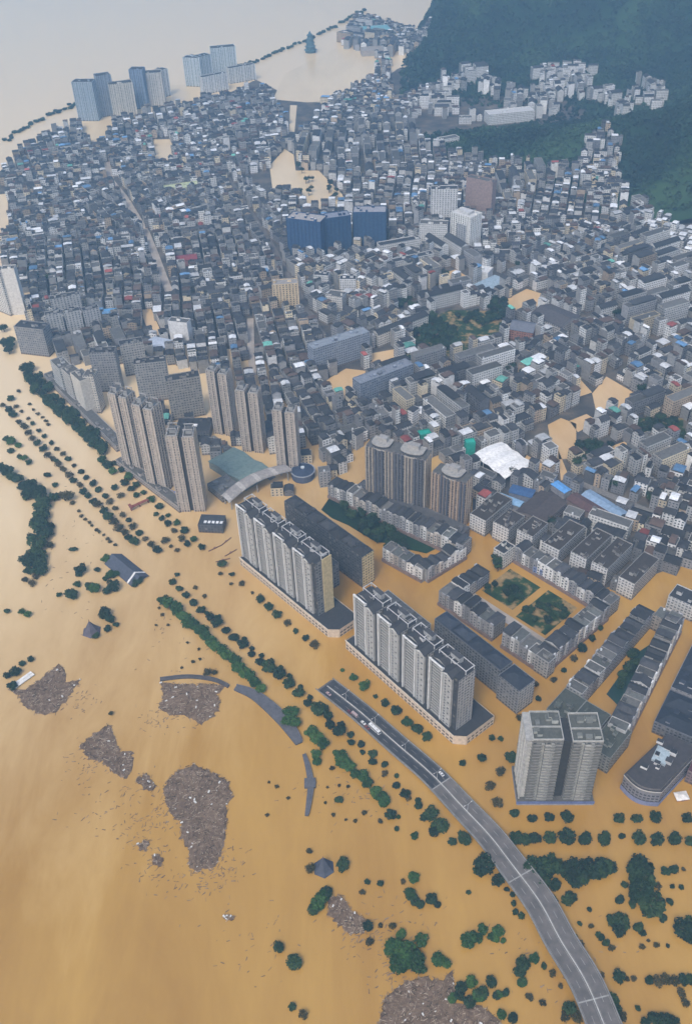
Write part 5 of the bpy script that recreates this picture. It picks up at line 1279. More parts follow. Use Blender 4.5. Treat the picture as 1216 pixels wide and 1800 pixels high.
row([(14, 776, 11), (22, 780, 14), (33, 786, 10), (36, 806, 10), (44, 808, 9), (52, 816, 9), (20, 795, 9), (85, 838, 9), (98, 855, 9), (100, 812, 7), (127, 968, 9), (133, 968, 8), (143, 1006, 16), (140, 1012, 12), (172, 1004, 12), (188, 986, 12), (196, 1015, 17), (186, 1020, 12), (205, 1012, 12), (168, 1038, 22), (160, 1035, 14), (200, 1036, 18), (190, 1042, 14), (128, 1050, 22), (105, 1048, 9), (137, 1030, 11), (243, 1024, 14), (238, 1030, 9), (186, 1083, 18), (195, 1092, 17), (205, 1100, 11), (190, 1108, 11), (170, 1121, 12), (40, 1078, 10), (50, 1083, 10), (14, 1077, 11)],
    12, 'dg', "going downstream among the drowned garden trees off the tree island", "drowned garden trees", "dark")
row([(15, 1190), (30, 1185), (24, 1210)], 14, 'd', "at the head of the debris raft by the frame edge", "trees by the first raft", "flattened dark")
row([(40, 1168), (56, 1162)], 12, 'd', "just upstream of the white slab on the debris raft", "trees above the first raft", "low dark")
row([(288, 1060), (300, 1066), (314, 1078), (328, 1092), (345, 1106), (362, 1122), (380, 1138), (398, 1155), (416, 1172), (432, 1186), (446, 1200), (460, 1214)], 19, 'g', "from the upstream tip of the bright green river hedge", "river hedge above the curved wall", "bushy green", jit=1.8, n=24)
row([(512, 1258, 26), (505, 1272, 22), (520, 1275, 20), (548, 1292, 24), (556, 1302, 24), (568, 1312, 20), (558, 1342, 14), (556, 1330, 14), (598, 1332, 24), (604, 1344, 26), (616, 1352, 24), (624, 1364, 22), (638, 1370, 20), (646, 1380, 20), (668, 1404, 24), (676, 1414, 24), (660, 1396, 18)], 22, 'g', "downstream of the curved wall in the bright green river hedge", "river hedge below the curved wall", "bushy green")
row([(304, 1026, 16), (316, 1038, 12), (328, 1049, 12), (341, 1062, 13), (354, 1076, 14), (370, 1088, 13), (382, 1098, 17), (398, 1112, 14), (412, 1124, 18), (428, 1136, 17), (442, 1152, 14), (459, 1168, 16), (473, 1178, 24), (492, 1190, 20), (508, 1206, 20), (525, 1222, 20), (541, 1240, 18), (562, 1254, 28), (577, 1262, 15), (580, 1278, 17), (596, 1290, 20)],
    16, 'd', "downstream from the open water in the inner river row", "inner river row")
row([(364, 1080, 9), (383, 1088, 10), (312, 1012, 8), (430, 1126, 11), (443, 1142, 9), (460, 1155, 8), (476, 1166, 12), (493, 1178, 12), (509, 1192, 12), (528, 1210, 11), (545, 1228, 9), (600, 1276, 12)], 10, 'd', "downstream among the half-hidden inner river row", "half-hidden inner row", "small dark")
row([(617, 1308, 12), (637, 1324, 12), (655, 1342, 13), (676, 1362, 12), (696, 1383, 12), (716, 1404, 13), (735, 1420, 14)], 13, 'dy', "from the ramp end, upper paired line beside the road", "upper line of pairs")
row([(616, 1294, 10), (635, 1311, 12), (655, 1328, 13), (676, 1346, 12), (697, 1365, 11), (712, 1398, 18), (734, 1408, 12), (756, 1435, 24), (772, 1456, 26), (762, 1464, 18), (815, 1478, 30), (794, 1482, 12), (744, 1440, 14)], 15, 'd', "from the ramp end, lower paired line beside the road", "lower line of pairs")
row([(458, 1057, 15), (473, 1070, 13), (488, 1084, 15), (505, 1097, 11), (520, 1112, 10), (537, 1124, 13), (553, 1137, 15)], 14, 'dy', "downstream in the row before the mustard-ended flats", "row before the mustard-ended flats")
row([(391, 995, 12), (388, 1010, 11), (408, 1012, 9), (407, 1028, 7), (425, 1028, 9), (344, 1035, 10), (360, 1050, 10), (444, 1044, 6)], 10, 'dy', "downstream in the loose cluster off the corner of the mustard-ended flats", "loose cluster off the flats", "small")
row([(602, 1180, 8), (621, 1194, 16), (640, 1210, 16), (660, 1226, 9), (677, 1240, 16), (696, 1254, 15), (715, 1273, 16), (733, 1285, 18), (750, 1299, 15), (812, 1344, 11), (846, 1336, 15), (864, 1300, 11), (879, 1301, 10)], 14, 'dg', "downstream in the row before the gabled flats", "row before the gabled flats")
row([(878, 1360, 19), (897, 1336, 19), (860, 1385, 18), (872, 1415, 15), (912, 1264, 11), (913, 1312, 10), (940, 1206, 12), (945, 1231, 11), (972, 1197, 12), (990, 1180, 11), (1007, 1160, 13), (1022, 1143, 15), (1039, 1125, 12), (1053, 1106, 12), (914, 1330, 10)], 13, 'dy', "round the slotted slab tower and up the flooded side street", "side street trees")
row([(903, 1433, 18), (934, 1442, 15), (964, 1440, 16), (995, 1440, 19), (1086, 1442, 19), (1118, 1442, 20), (1149, 1441, 22), (1205, 1442, 20)], 18, 'd', "from the elevated road in the row below the slotted slab tower", "upper cross row", "dark")
row([(906, 1478, 26), (922, 1480, 28), (938, 1478, 26), (965, 1478, 22), (994, 1478, 26), (1027, 1480, 25), (1060, 1480, 26), (1092, 1472, 10), (1121, 1478, 28), (1153, 1480, 24), (1184, 1480, 24), (1212, 1482, 20)], 24, 'd', "from the elevated road in the second cross row", "second cross row", "tall dark")
row([(934, 1528), (955, 1530), (980, 1532), (1005, 1536), (1030, 1535), (1050, 1530), (1070, 1532)], 36, 'd', "from the elevated road in the massed grove below the cross rows", "massed grove", "big dark", jit=4, n=14)
row([(952, 1552, 26), (1010, 1555, 24), (1022, 1548, 24), (850, 1528, 34), (840, 1534, 20), (875, 1550, 26), (1002, 1581, 24), (994, 1586, 14), (970, 1585, 18), (975, 1560, 20)], 24, 'd', "out from the elevated road on the edge of the massed grove", "grove edge", "dark")
row([(1115, 1530), (1130, 1550), (1125, 1575), (1138, 1595), (1150, 1610)], 38, 'd', "from the top of the long grove by the frame edge", "long grove", "big dark", jit=5, n=14)
row([(1075, 1622, 24), (1092, 1625, 26), (1086, 1640, 22), (1196, 1640, 34), (1212, 1630, 30), (1208, 1650, 28), (1182, 1532, 18), (1168, 1535, 14), (1096, 1557, 13), (1088, 1585, 17), (1110, 1592, 15), (1120, 1634, 16), (1128, 1642, 12), (1176, 1587, 11), (1166, 1614, 9)], 18, 'd', "out from the long grove by the frame edge", "long grove edge", "dark")
row([(1085, 1720, 16), (1100, 1722, 10), (1112, 1722, 12), (1140, 1726, 14), (1155, 1727, 18), (1170, 1726, 18), (1185, 1726, 20), (1200, 1725, 20), (1214, 1726, 20), (1195, 1748, 14), (1203, 1766, 14), (1120, 1774, 8)], 14, 'dy', "in the thin hedge line near the bottom of the elevated road", "thin hedge line", "shrubby", 'bush')
row([(1150, 1795, 26), (1165, 1798, 24), (1180, 1800, 22), (1132, 1802, 18)], 22, 'd', "at the frame's lower edge inland of the elevated road", "lower edge clump", "bushy green")
row([(705, 1646, 20), (740, 1657, 24), (692, 1672, 34), (712, 1680, 38), (700, 1700, 36), (725, 1692, 34), (735, 1705, 26), (768, 1690, 24), (782, 1696, 20)], 28, 'g', "from midstream in the green clump above the last raft", "green clump", "bushy green")
row([(822, 1658, 30), (836, 1652, 28), (848, 1637, 22), (874, 1640, 19), (870, 1653, 16), (862, 1650, 14), (884, 1655, 9)], 20, 'g', "toward the elevated road in the clump beside its lower half", "clump beside the road", "bushy green")
row([(918, 1698, 24), (938, 1688, 17), (912, 1712, 18), (917, 1730, 19), (862, 1728, 18), (828, 1730, 20), (810, 1738, 20), (806, 1752, 18), (838, 1755, 24), (824, 1764, 26), (846, 1750, 22), (795, 1758, 17), (876, 1750, 16), (872, 1752, 14), (888, 1748, 13), (880, 1786, 17), (900, 1792, 16)], 18, 'dg', "toward the elevated road among the trees round the last debris raft", "trees round the last raft", "dark")
row([(727, 1546, 18), (722, 1575, 18), (730, 1588, 16), (739, 1592, 15), (757, 1584, 20), (768, 1592, 11), (603, 1524, 22), (686, 1436, 0.1 + 17), (700, 1438, 9), (697, 1458, 9), (728, 1472, 13), (596, 1408, 14), (566, 1580, 26), (560, 1592, 26), (552, 1602, 24), (574, 1572, 22)], 16, 'gd', "going downstream among the lone trees of the drowned flats", "lone trees of the drowned flats", "lone")
row([(544, 1498, 12), (545, 1530, 18), (490, 1668, 24), (517, 1694, 24), (514, 1772, 16), (532, 1786, 16), (646, 1632, 15), (650, 1658, 14), (668, 1628, 10), (690, 1630, 11), (708, 1552, 10), (668, 1555, 10), (645, 1552, 10), (637, 1570, 10), (1060, 1540, 8), (823, 1570, 9)], 12, 'yd', "going downstream among the battered midstream shrubs", "battered midstream shrubs", "battered", 'bush')
row([(1035, 1600, 8), (1018, 1625, 7), (1038, 1630, 9), (1064, 1660, 13), (1074, 1668, 13), (1056, 1650, 12), (1010, 1648, 8), (1050, 1645, 9), (1127, 1666, 10), (1138, 1655, 6), (1152, 1663, 9), (1172, 1664, 7), (1162, 1620, 9), (1155, 1560, 12), (1196, 1562, 8), (1180, 1560, 8), (1200, 1530, 7), (955, 1700, 12), (970, 1712, 14), (984, 1735, 10), (930, 1755, 12), (952, 1765, 11), (902, 1590, 10), (905, 1605, 11), (915, 1612, 11), (900, 1575, 10), (890, 1565, 10), (1055, 1718, 14), (1018, 1665, 18), (1026, 1680, 14), (1075, 1760, 18), (1084, 1776, 18), (1092, 1790, 16), (1000, 1775, 20), (1012, 1790, 20), (992, 1790, 16)],
    11, 'yd', "going downstream among the scrub on either side of the road viaduct", "scrub beside the viaduct", "scrubby", 'bush')
row([(586, 1434, 8), (608, 1442, 6), (624, 1444, 7), (668, 1446, 9), (640, 1430, 9), (596, 1382, 7), (612, 1384, 6), (575, 1385, 5), (572, 1412, 5), (473, 1376, 6), (487, 1384, 7), (507, 1404, 6), (470, 1434, 6), (584, 1352, 9), (280, 1070, 6), (286, 1082, 6), (296, 1100, 6), (275, 1100, 6), (340, 1165, 7), (350, 1142, 6), (366, 1185, 11), (378, 1184, 10), (352, 1160, 5), (330, 1131, 6), (320, 1175, 6), (196, 1256, 9)], 7, 'y', "going downstream among the tiny tufts dotting the open flood", "tiny tufts", "tiny", 'bush')
print("trees", NTREE)
def park(poly, n, dpx, text, group):
    q = np.array(poly, float); lo, hi = q.min(0), q.max(0); pts = []
    for _ in range(3000):
        if len(pts) >= n: break
        x, y = rngV.uniform(lo[0], hi[0]), rngV.uniform(lo[1], hi[1])
        if pip(np.array([x]), np.array([y]), poly)[0] and all(math.hypot(x - a, (y - b) * 1.6) > dpx * 0.42 for a, b in pts): pts.append((x, y))
    pts.sort(key=lambda p: p[0])
    for k, (x, y) in enumerate(pts):
        g = G(x, y); r = dpx * mpp(x, y) / 2 * rngV.uniform(0.8, 1.25)
        t = thing('park_tree', f"dark leafy tree, {ordinal(k + 1)} across {text}", 'tree', (*g, 0.2), rngV.uniform(0, 6), group)
        link('crown', rngV.choice(CROWNS['d']), t, (0, 0, r * 0.5), 0, (r, r, r)); link('trunk', TRUNK, t, (0, 0, r * 0.6), 0, (r, r, r * 1.0))
park([(724, 578), (770, 562), (808, 590), (800, 622), (735, 622)], 34, 20, "the dense green park", "trees of the green park")
park([(800, 555), (850, 548), (880, 560), (872, 575), (812, 570)], 14, 13, "the garden lawn beside the green park", "trees of the garden lawn")
park([(850, 540), (885, 528), (908, 552), (885, 568), (858, 556)], 14, 18, "the clump between the garden and the brown pool", "trees by the brown pool")
park([(1100, 735), (1196, 745), (1196, 785), (1125, 765)], 18, 20, "the grounds with the long white wall inland", "trees of the walled grounds")
park([(1012, 785), (1070, 775), (1075, 802), (1020, 812)], 10, 20, "the clump by the flooded schoolyard", "trees by the flooded schoolyard")
park([(600, 880), (640, 905), (700, 945), (722, 965), (690, 975), (640, 940), (598, 900)], 30, 19, "the terrace garden below the brown towers", "trees of the terrace garden")
park([(845, 1040), (880, 1022), (925, 1045), (900, 1065)], 10, 16, "the first lawn of the courtyard block", "courtyard trees, first lawn")
park([(918, 1075), (955, 1055), (1000, 1080), (985, 1100), (930, 1092)], 12, 16, "the second lawn of the courtyard block", "courtyard trees, second lawn")
park([(1070, 1215), (1120, 1135), (1135, 1140), (1098, 1215)], 9, 18, "the green pond of the long block", "trees over the green pond")
park([(8, 580), (22, 588), (24, 625), (8, 625)], 5, 18, "the bank below the white slab towers", "trees below the white towers")
park([(700, 530), (735, 525), (738, 545), (705, 552)], 6, 14, "the small grove before the white slabs", "trees before the white slabs")
park([(640, 940), (700, 960), (735, 985), (700, 985)], 6, 16, "the lower end of the terrace garden", "trees at the lower garden end")
for k, (x, y) in enumerate(along([(385, 128), (440, 112), (500, 88), (545, 70), (590, 46), (640, 18)], 40, 1.2)):
    g = G(x, y); r = 5 * mpp(x, y)
    t = thing('dyke_tree', f"blue-dark tree on the far dyke, {ordinal(k + 1)} from the waterside towers", 'tree', (*g, 0), rngV.uniform(0, 6), "trees along the far dyke")
    link('crown', rngV.choice(CROWNS['d']), t, None, 0, (r, r, r * 0.8)); link('trunk', TRUNK, t, None, 0, (r, r, r * 0.8))
for k, (x, y) in enumerate(along([(8, 250), (40, 228), (70, 212), (95, 200), (120, 190), (136, 186)], 34, 2.0)):
    g = G(x, y); r = 5 * mpp(x, y)
    t = thing('dyke_tree', f"dark bank tree, {ordinal(k + 1)} from the frame edge along the old town's far shore", 'tree', (*g, 0), rngV.uniform(0, 6), "trees along the far shore")
    link('crown', rngV.choice(CROWNS['d']), t, None, 0, (r, r, r * 0.8)); link('trunk', TRUNK, t, None, 0, (r, r, r * 0.8))

# ---------------------------------------------------------------- hill woods: one uncountable mass
def hill_wood():
    rng = np.random.default_rng(3); V = []
    ban = [gp(z[0]) for z in ZONES if z is not ZONES[0]]
    tri = []
    X = rng.uniform(-50, 2300, 190000); Y = rng.uniform(1400, 5600, 190000)
    Z = terr(X, Y); ok = Z > -3.5
    keep = rng.random(len(X)) < np.clip((2300 / Y) ** 1.1, 0.4, 1)
    for k, b in enumerate(ban): ok &= ~(pip(X, Y, [tuple(q) for q in b]) & (Z < 30) & ((rng.random(len(X)) > 0.45) | (k != 5)))
    q = np.stack([X, Y, Z - CAMH], 1); k = FPX / (q @ FV); px, py = CX + k * (q @ RV), CY + k * (q @ DV)
    ok &= keep & (px > -60) & (px < 1290) & (py > -60)
    X, Y, Z = X[ok], Y[ok], Z[ok]; n = len(X); m = 9
    R = rng.uniform(3.2, 8.0, n) * np.clip(Y / 2200, 0.85, 1.9)
    d = rng.normal(size=(n, m, 3)); d /= np.linalg.norm(d, axis=2, keepdims=True); d[:, :, 2] = np.abs(d[:, :, 2])
    c = np.stack([X, Y, Z + R * 0.5], 1)[:, None, :] + d * (R[:, None, None] * rng.uniform(0.5, 1.0, (n, m, 1)))
    nr = d + rng.normal(size=(n, m, 3)) * 0.35; nr /= np.linalg.norm(nr, axis=2, keepdims=True)
    t = np.cross(nr, rng.normal(size=(n, m, 3))); t /= np.linalg.norm(t, axis=2, keepdims=True); w = np.cross(nr, t)
    s = (R[:, None, None] * rng.uniform(0.35, 0.65, (n, m, 1)))
    v = np.stack([c + t * s, c + w * s * 0.8, c - t * s, c - w * s * 0.8], 2).reshape(-1, 3)
    me = bpy.data.meshes.new("hill_wood"); nf = n * m
    me.vertices.add(nf * 4); me.vertices.foreach_set('co', v.astype(np.float32).ravel())
    me.loops.add(nf * 4); me.loops.foreach_set('vertex_index', np.arange(nf * 4, dtype=np.int32))
    me.polygons.add(nf); me.polygons.foreach_set('loop_start', np.arange(0, nf * 4, 4, dtype=np.int32)); me.polygons.foreach_set('loop_total', np.full(nf, 4, np.int32))
    me.update(calc_edges=True); me.materials.append(HILLWOOD); o = link("hill_wood", me); o['kind'] = 'stuff'; o['label'] = "dense dark woods covering the misty hills"
    print("wood clumps", n)
HILLWOOD = make_simple("hill_leaf", [(0.34, (0.008, 0.020, 0.014)), (0.5, (0.016, 0.042, 0.021)), (0.66, (0.040, 0.082, 0.032)), (0.8, (0.06, 0.11, 0.04))], 0.0075, 0.8, 0.15, 6)
hill_wood()
# ground-level greenery between the town roofs
def town_trees():
    k = 0; rng = random.Random(9)
    spots = [(770, 500), (640, 560), (720, 640), (820, 690), (900, 660), (940, 700), (1050, 640), (1130, 690), (980, 700), (700, 700), (880, 640), (560, 640), (1010, 640), (1180, 560), (770, 430), (660, 470), (930, 470), (1080, 560), (1160, 640), (760, 660), (1080, 860), (1140, 880), (1020, 820), (960, 930), (870, 1000), (900, 840), (1190, 900), (1130, 930), (60, 480), (70, 470), (64, 492), (90, 500), (78, 486), (540, 320), (545, 345), (580, 335), (520, 300), (590, 350)]
    for x, y in sorted(spots):
        for q in range(3):
            a, b = x + rng.gauss(0, 7), y + rng.gauss(0, 4); g = G(a, b); r = rng.uniform(4, 6.5); k += 1
            t = thing('town_tree', f"tree rising between the roofs, {ordinal(k)} counted across the town from the river bend", 'tree', (*g, 0.2), rng.uniform(0, 6), "trees between the town roofs")
            link('crown', rng.choice(CROWNS['d']), t, (0, 0, r * 1.2), 0, (r, r, r)); link('trunk', TRUNK, t, (0, 0, r * 1.25), 0, (r, r, r * 1.6))
town_trees()

# ---------------------------------------------------------------- debris rafts
WOODM = make_simple("drift_sticks", [(0.3, (0.09, 0.062, 0.045)), (0.5, (0.19, 0.135, 0.095)), (0.7, (0.36, 0.28, 0.21))], 0.35, 0.95, 0.1, 3)
PALEWOOD = make_simple("pale_sticks", [(0.3, (0.34, 0.27, 0.2)), (0.7, (0.55, 0.47, 0.38))], 0.5, 0.95, 0.1)
DARKWOOD = make_simple("dark_sticks", [(0.3, (0.03, 0.022, 0.017)), (0.7, (0.08, 0.055, 0.04))], 0.5, 0.95, 0.1)
FOAM = make_simple("floating_plastic", [(0.3, (0.55, 0.55, 0.53)), (0.7, (0.8, 0.8, 0.78))], 0.8, 0.6)
def raft(label, pts, seed, n, white=8):
    white = int(white * 1.6) + 1
    rng = random.Random(seed); base = gp(pts); c = np.mean(base, 0); edge = []
    for i in range(len(base)):                                  # ragged outline
        a, b = base[i], base[(i + 1) % len(base)]; L = np.linalg.norm(b - a); k = max(2, int(L / 2.0))
        for j in range(k):
            p = a + (b - a) * j / k; d = p - c; d = d / (np.linalg.norm(d) + 1e-6); edge.append(p + d * rng.gauss(0, 0.9))
    t = thing('debris_raft', label, 'debris raft', (*c, 0))
    E = [p - c for p in edge]; m = len(E); V, F = [], []
    rings = [1.0, 0.93, 0.75, 0.5, 0.25]
    for ri, s in enumerate(rings):
        for p in E: V.append((p[0] * s, p[1] * s, -0.3 if ri == 0 else 0.25 + rng.uniform(0, 0.5)))
    V.append((0, 0, 0.6))
    for ri in range(len(rings) - 1):
        for k in range(m): a, b = ri * m + k, ri * m + (k + 1) % m; F.append((a, b, b + m, a + m))
    o = (len(rings) - 1) * m
    for k in range(m): F.append((o + k, o + (k + 1) % m, len(V) - 1))
    me = bpy.data.meshes.new("mat"); me.from_pydata(V, [], F); me.materials.append(DRIFT); link("matted_debris", me, t)
    poly = [tuple(p) for p in E]; lo, hi = np.min(E, 0), np.max(E, 0)
    def spot(grow=1.0):
        for _ in range(200):
            x, y = rng.uniform(lo[0], hi[0]), rng.uniform(lo[1], hi[1])
            if pip(np.array([x / grow]), np.array([y / grow]), poly)[0]: return x, y
        return 0, 0
    w = MB()
    for _ in range(int(n * 1.5)):
        x, y = spot(0.99); a = rng.gauss(0.6, 0.9); L = rng.choice((0.7, 1.2, 1.6, 2.2, 4.2)) * rng.uniform(0.7, 1.2); h = rng.uniform(0.2, 0.9)
        dx, dy = math.cos(a) * L / 2, math.sin(a) * L / 2
        w.beam((x - dx, y - dy, h + rng.uniform(-0.2, 0.2)), (x + dx, y + dy, h + rng.uniform(-0.2, 0.3)), rng.uniform(0.1, 0.32), (0, 0, 0), rng.choices((0, 1, 2), (70, 16, 14))[0])
    so = w.build('driftwood', [WOODM, PALEWOOD, DARKWOOD], t); so['kind'] = 'stuff'
    for _ in range(white):
        x, y = spot(0.96); w = MB(); s = rng.uniform(0.3, 1.1); w.box(-s, s, -s * 0.5, s * 0.5, 0, 0.6, (0, 0, 0)); w.build('plastic_scrap', FOAM, t, (x, y, 0.6), rng.uniform(0, 3))
raft("broad brown debris raft carrying a white slab, by the frame edge", [(14, 1212), (40, 1215), (75, 1190), (105, 1168), (118, 1180), (115, 1200), (142, 1195), (130, 1215), (115, 1235), (100, 1253), (70, 1258), (45, 1245), (35, 1228)], 1, 900, 3)
raft("debris raft held by the straight dark wall, white scraps at its corner", [(282, 1200), (400, 1202), (386, 1220), (388, 1250), (355, 1276), (330, 1260), (300, 1258), (278, 1245), (285, 1222)], 2, 900, 8)
raft("jagged kite-shaped debris raft upstream of the largest one", [(140, 1310), (165, 1290), (195, 1272), (205, 1300), (212, 1322), (236, 1320), (235, 1345), (225, 1372), (200, 1362), (180, 1340), (155, 1335)], 3, 700, 2)
raft("largest debris raft, shaped like a drooping heart in midstream", [(285, 1385), (310, 1352), (345, 1343), (385, 1360), (400, 1370), (412, 1400), (400, 1415), (398, 1460), (395, 1490), (380, 1525), (350, 1535), (333, 1525), (330, 1490), (315, 1475), (318, 1450), (295, 1425)], 4, 1900, 9)
raft("small debris raft with a white lump between the two larger rafts", [(236, 1372), (255, 1357), (278, 1384), (262, 1391)], 5, 130, 3)
raft("small round debris clump trailing twigs, upstream one of two", [(242, 1483), (252, 1475), (264, 1485), (258, 1498), (247, 1494)], 6, 70, 0)
raft("small round debris clump trailing twigs, downstream one of two", [(266, 1507), (277, 1500), (288, 1508), (282, 1522), (270, 1520)], 7, 70, 0)
raft("pale debris raft tailing off a bright green tree clump", [(578, 1580), (600, 1575), (615, 1595), (640, 1618), (645, 1640), (620, 1642), (595, 1627), (575, 1607)], 8, 500, 2)
raft("wide debris raft at the bottom edge of the photo", [(668, 1765), (684, 1748), (700, 1730), (740, 1715), (780, 1720), (797, 1702), (800, 1768), (850, 1768), (880, 1795), (890, 1830), (668, 1840)], 9, 1500, 12)
raft("tiny debris clump alone in open midstream water", [(390, 1610), (402, 1607), (416, 1614), (408, 1620), (396, 1617)], 10, 30, 2)
def drifting_bits():                                     # scraps trailing off the rafts with the current
    rng = random.Random(12); w = MB()
    for x, y, n, sx, sy in ((130, 1225, 60, 22, 16), (290, 1265, 60, 26, 14), (150, 1345, 50, 20, 20), (250, 1400, 40, 26, 20), (300, 1430, 90, 30, 40), (385, 1520, 90, 24, 26), (340, 1545, 60, 30, 16), (255, 1460, 60, 30, 26), (275, 1530, 40, 18, 20), (640, 1650, 60, 20, 18), (690, 1715, 60, 22, 20), (190, 1430, 40, 40, 22), (720, 1620, 50, 40, 30), (600, 1400, 50, 50, 30), (450, 1640, 40, 60, 40), (960, 1690, 60, 60, 40), (120, 1000, 40, 40, 50), (330, 1130, 40, 40, 40)):
        for _ in range(n):
            g = G(x + rng.gauss(0, sx), y + rng.gauss(0, sy)); a = rng.gauss(0.6, 0.7); L = rng.uniform(0.4, 1.6)
            w.beam((g[0] - math.cos(a) * L, g[1] - math.sin(a) * L, 0.1), (g[0] + math.cos(a) * L, g[1] + math.sin(a) * L, 0.12), rng.uniform(0.15, 0.5), (0, 0, 0))
    o = w.build('drifting_debris', WOODM); o['kind'] = 'stuff'; o['label'] = "scattered scraps drifting on the flood around the rafts"
drifting_bits()
def white_slab():
    o, rot, L = frame((28, 1212), (62, 1188)); t = thing('roof_sheet', "long white roof sheet lying on the debris raft by the frame edge", 'roof sheet', (*o, 1.0), rot)
    m = MB(); m.box(0, L, 0, 5.5, 0, 0.9, (0.74, 0.73, 0.70)); m.build('sheet', MAS, t)
    m = MB(); m.box(0.4, L - 0.4, 2.55, 2.95, 0.89, 1.15, (0.6, 0.59, 0.57)); m.build('ridge_cap', MAS, t)
white_slab()

# ---------------------------------------------------------------- drowned roofs, walls and odds and ends
def drowned():
    SL = (0.075, 0.085, 0.115)
    o, rot, L = frame((186, 992), (233, 1031)); t = thing('drowned_hall', "slate-blue gabled roof of a drowned hall with a white end wall", 'hall', (*o, 0), rot)
    m = MB(); m.box(0.5, L - 0.5, 0.5, 17.5, -3, 1.0, (0.3, 0.3, 0.31)); m.build('wall', MAS, t)
    m = MB(); m.gable(0, L, 0, 18, 1.0, 6.0, SL, SL, 0.25, 0.8); m.build('roof', MAS, t)
    m = MB(); m.box(L - 7, L - 5.6, -0.9, 18.5, 0.4, 1.2, (0.7, 0.7, 0.7)); m.gable(L - 7, L - 5.6, -0.4, 18.4, 1.2, 6.3, (0.7, 0.7, 0.7), (0.7, 0.7, 0.7), 0.3, 0.3); m.build('white_ridge_wall', MAS, t)
    for x, y, r, lb in ((162, 1110, 8.6, "purple-grey pyramid roof of a drowned pavilion beside two round trees"), (569, 1526, 7.8, "slate pyramid roof of a drowned pavilion beside battered shrubs")):
        g = G(x, y); t = thing('drowned_pavilion', lb, 'pavilion', (*g, 0), 0.6); c = (0.105, 0.095, 0.12) if x < 300 else SL
        m = MB(); m.cyl(0, 0, 0.2, 2.2, r, c, 6, r * 0.72); m.cyl(0, 0, 2.2, 12.5, r * 0.72, c, 6, 0.35); m.build('roof', MAS, t)
        m = MB(); m.cyl(0, 0, 12.4, 15.0, 0.4, (0.16, 0.1, 0.09), 8, 0.15); m.build('finial', MAS, t)
        for k in range(6): a = k * math.pi / 3; m = MB(); m.cyl(r * 0.8 * math.cos(a), r * 0.8 * math.sin(a), -2, 0.6, 0.25, (0.25, 0.1, 0.08)); m.build('post', MAS, t)
    def wall(lb, pts, w, h, col, step=None):
        q = gp(pts); c = np.mean(q, 0); t = thing('river_wall', lb, 'wall', (*c, 0)); L, R = [], []
        P2 = catmull(np.array([(*p, 0) for p in q]), 5)[:, :2]
        for k, a in enumerate(P2):
            d = P2[min(k + 1, len(P2) - 1)] - P2[max(k - 1, 0)]; d = d / np.linalg.norm(d); n = np.array([-d[1], d[0]]) * (w(k / len(P2)) if callable(w) else w) / 2; L.append(a + n - c); R.append(a - n - c)
        m = MB()
        for k in range(len(L) - 1):
            a, b, e, f = L[k], L[k + 1], R[k + 1], R[k]
            m.face([(*a, h), (*f, h), (*e, h), (*b, h)], col)
            m.face([(*a, -2), (*a, h), (*b, h), (*b, -2)], col); m.face([(*f, -2), (*e, -2), (*e, h), (*f, h)], col)
        m.face([(*L[0], -2), (*R[0], -2), (*R[0], h), (*L[0], h)], col); m.face([(*R[-1], -2), (*L[-1], -2), (*L[-1], h), (*R[-1], h)], col)
        m.build('wall_body', MAS, t)
        m = MB()
        for k in range(len(L) - 1):
            a, b = L[k], L[k + 1]; m.beam((a[0], a[1], h + 0.5), (b[0], b[1], h + 0.5), 0.5, tuple(x * 1.3 for x in col), 0, 1.0)
        m.build('coping', MAS, t); return t, c, q
    GC = (0.105, 0.105, 0.12)
    wall("curved dark river wall sweeping round below the green hedge", [(414, 1210), (445, 1222), (475, 1245), (500, 1270), (515, 1290), (526, 1308)], lambda f: 5 + 5 * math.sin(math.pi * f), 1.6, GC)
    wall("straight dark wall edge holding a debris raft", [(282, 1196), (330, 1191), (375, 1196), (402, 1208)], 2.6, 1.4, (0.085, 0.08, 0.085))
    t, c, q = wall("thin dark pier with a square landing stage in its middle", [(534, 1327), (541, 1350), (546, 1380), (543, 1410), (539, 1435)], lambda f: 2.2 + 2.2 * math.sin(math.pi * f), 1.2, GC)
    g = G(545, 1378) - c; m = MB(); m.box(g[0] - 4.2, g[0] + 4.2, g[1] - 4, g[1] + 4, -2, 1.9, GC); m.build('landing_stage', MAS, t)
    o, rot, L = frame((231, 899), (264, 884)); t = thing('gantry', "rusty red gantry lying across the drowned avenue", 'gantry', (*o, 0), rot); c = (0.24, 0.075, 0.055)
    m = MB(); m.box(0, L, 0, 3.2, 3.6, 4.4, c); m.build('deck', MAS, t)
    for x in (1, L / 2, L - 1):
        m = MB(); m.box(x - 0.35, x + 0.35, 0.3, 2.9, -2, 3.6, tuple(k * 0.8 for k in c)); m.build('leg', MAS, t)
    m = MB(); m.box(0, 2.5, -1.5, 4.8, 4.4, 6.2, c); m.build('cabin', MAS, t)
    g = G(1196, 1402); t = thing('kiosk', "small white-roofed kiosk drowned near the frame edge", 'kiosk', (*g, 0), 0.1)
    m = MB(); m.box(-4, 4, -3, 3, -2, 2.2, (0.4, 0.25, 0.2)); m.build('wall', MAS, t)
    m = MB(); m.hip(-4.8, 4.8, -3.6, 3.6, 2.2, 1.4, (0.72, 0.7, 0.67)); m.build('roof', MAS, t)
    m = MB(); m.box(-1.2, 1.2, -3.1, -2.98, -0.5, 1.6, (0.2, 0.12, 0.1)); m.build('shutter', MAS, t)
    o, rot, L = frame((287, 872), (312, 886)); t = thing('tarpaulin_stack', "heaped bright blue tarpaulins at the foot of the embankment towers", 'tarpaulin', (*o, 0), rot)
    rng = random.Random(4); m = MB()
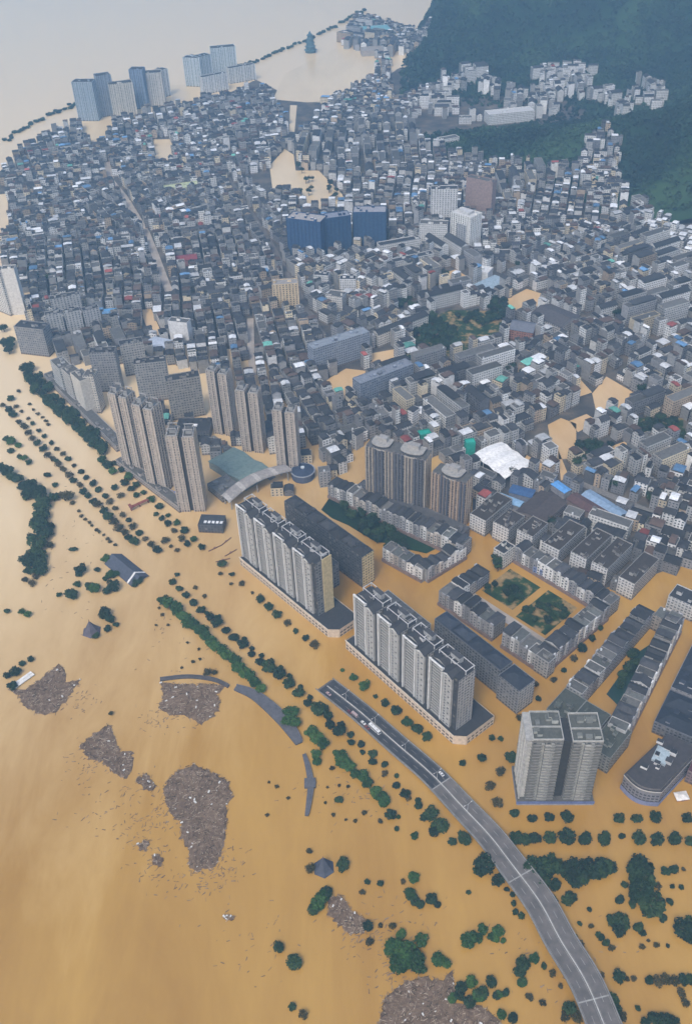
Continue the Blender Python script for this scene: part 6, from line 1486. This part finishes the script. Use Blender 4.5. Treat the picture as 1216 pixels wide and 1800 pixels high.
    for k in range(6): x = L * k / 6; h = rng.uniform(3, 7); m.box(x, x + L / 6 - 0.02, rng.uniform(0, 2), 9, -2, h, (0.05, 0.10, 0.32), (0.10, 0.22, 0.6))
    m.build('cover', MAS, t)
    m = MB(); m.box(L * 0.2, L * 0.55, -0.6, 3, -2, 2.6, (0.6, 0.62, 0.65)); m.build('white_panel', MAS, t)
    for k, (x, y, a) in enumerate([(378, 964, 0.6), (398, 952, 0.9), (392, 985, 0.3), (406, 972, 0.7)]):     # drifted booms near the drowned junction
        g = G(x, y); t = thing('floating_boom', f"dark floating boom at the drowned junction, {ordinal(k + 1)} from the avenue trees", 'boom', (*g, 0), a, "booms at the drowned junction")
        m = MB(); m.box(-7, 7, -0.5, 0.5, -0.2, 0.5, (0.14, 0.07, 0.05)); m.build('float', MAS, t)
        m = MB(); m.box(-1, 1, -0.9, 0.9, 0.49, 1.2, (0.2, 0.1, 0.08)); m.build('marker', MAS, t)
drowned()

# ---------------------------------------------------------------- air
def haze():
    me = bpy.data.meshes.new("haze"); x, y0, y1, z0, z1 = 4700, -800, 8700, -12, CAMH + 25
    v = [(-x, y0, z0), (x, y0, z0), (x, y1, z0), (-x, y1, z0), (-x, y0, z1), (x, y0, z1), (x, y1, z1), (-x, y1, z1)]
    me.from_pydata(v, [], [(3, 2, 1, 0), (4, 5, 6, 7), (0, 1, 5, 4), (1, 2, 6, 5), (2, 3, 7, 6), (3, 0, 4, 7)])
    m = bpy.data.materials.new("haze_air"); m.use_nodes = True; nt = m.node_tree
    for n in list(nt.nodes):
        if n.type != 'OUTPUT_MATERIAL': nt.nodes.remove(n)
    pv = nt.nodes.new('ShaderNodeVolumePrincipled'); pv.inputs['Color'].default_value = HAZE_COLOR; pv.inputs['Density'].default_value = HAZE_DENSITY; pv.inputs['Anisotropy'].default_value = 0.1
    nt.links.new(pv.outputs[0], next(n for n in nt.nodes if n.type == 'OUTPUT_MATERIAL').inputs['Volume'])
    me.materials.append(m); o = link("haze", me); o['kind'] = 'stuff'
haze()

import re as _re
for _o in SC.objects:
    _l = _o.get('label')
    if _l and _o.parent is None and len(_re.findall(r"[A-Za-z0-9][A-Za-z0-9'-]*", _l)) > 16: print("LONG", _o.name, _l)
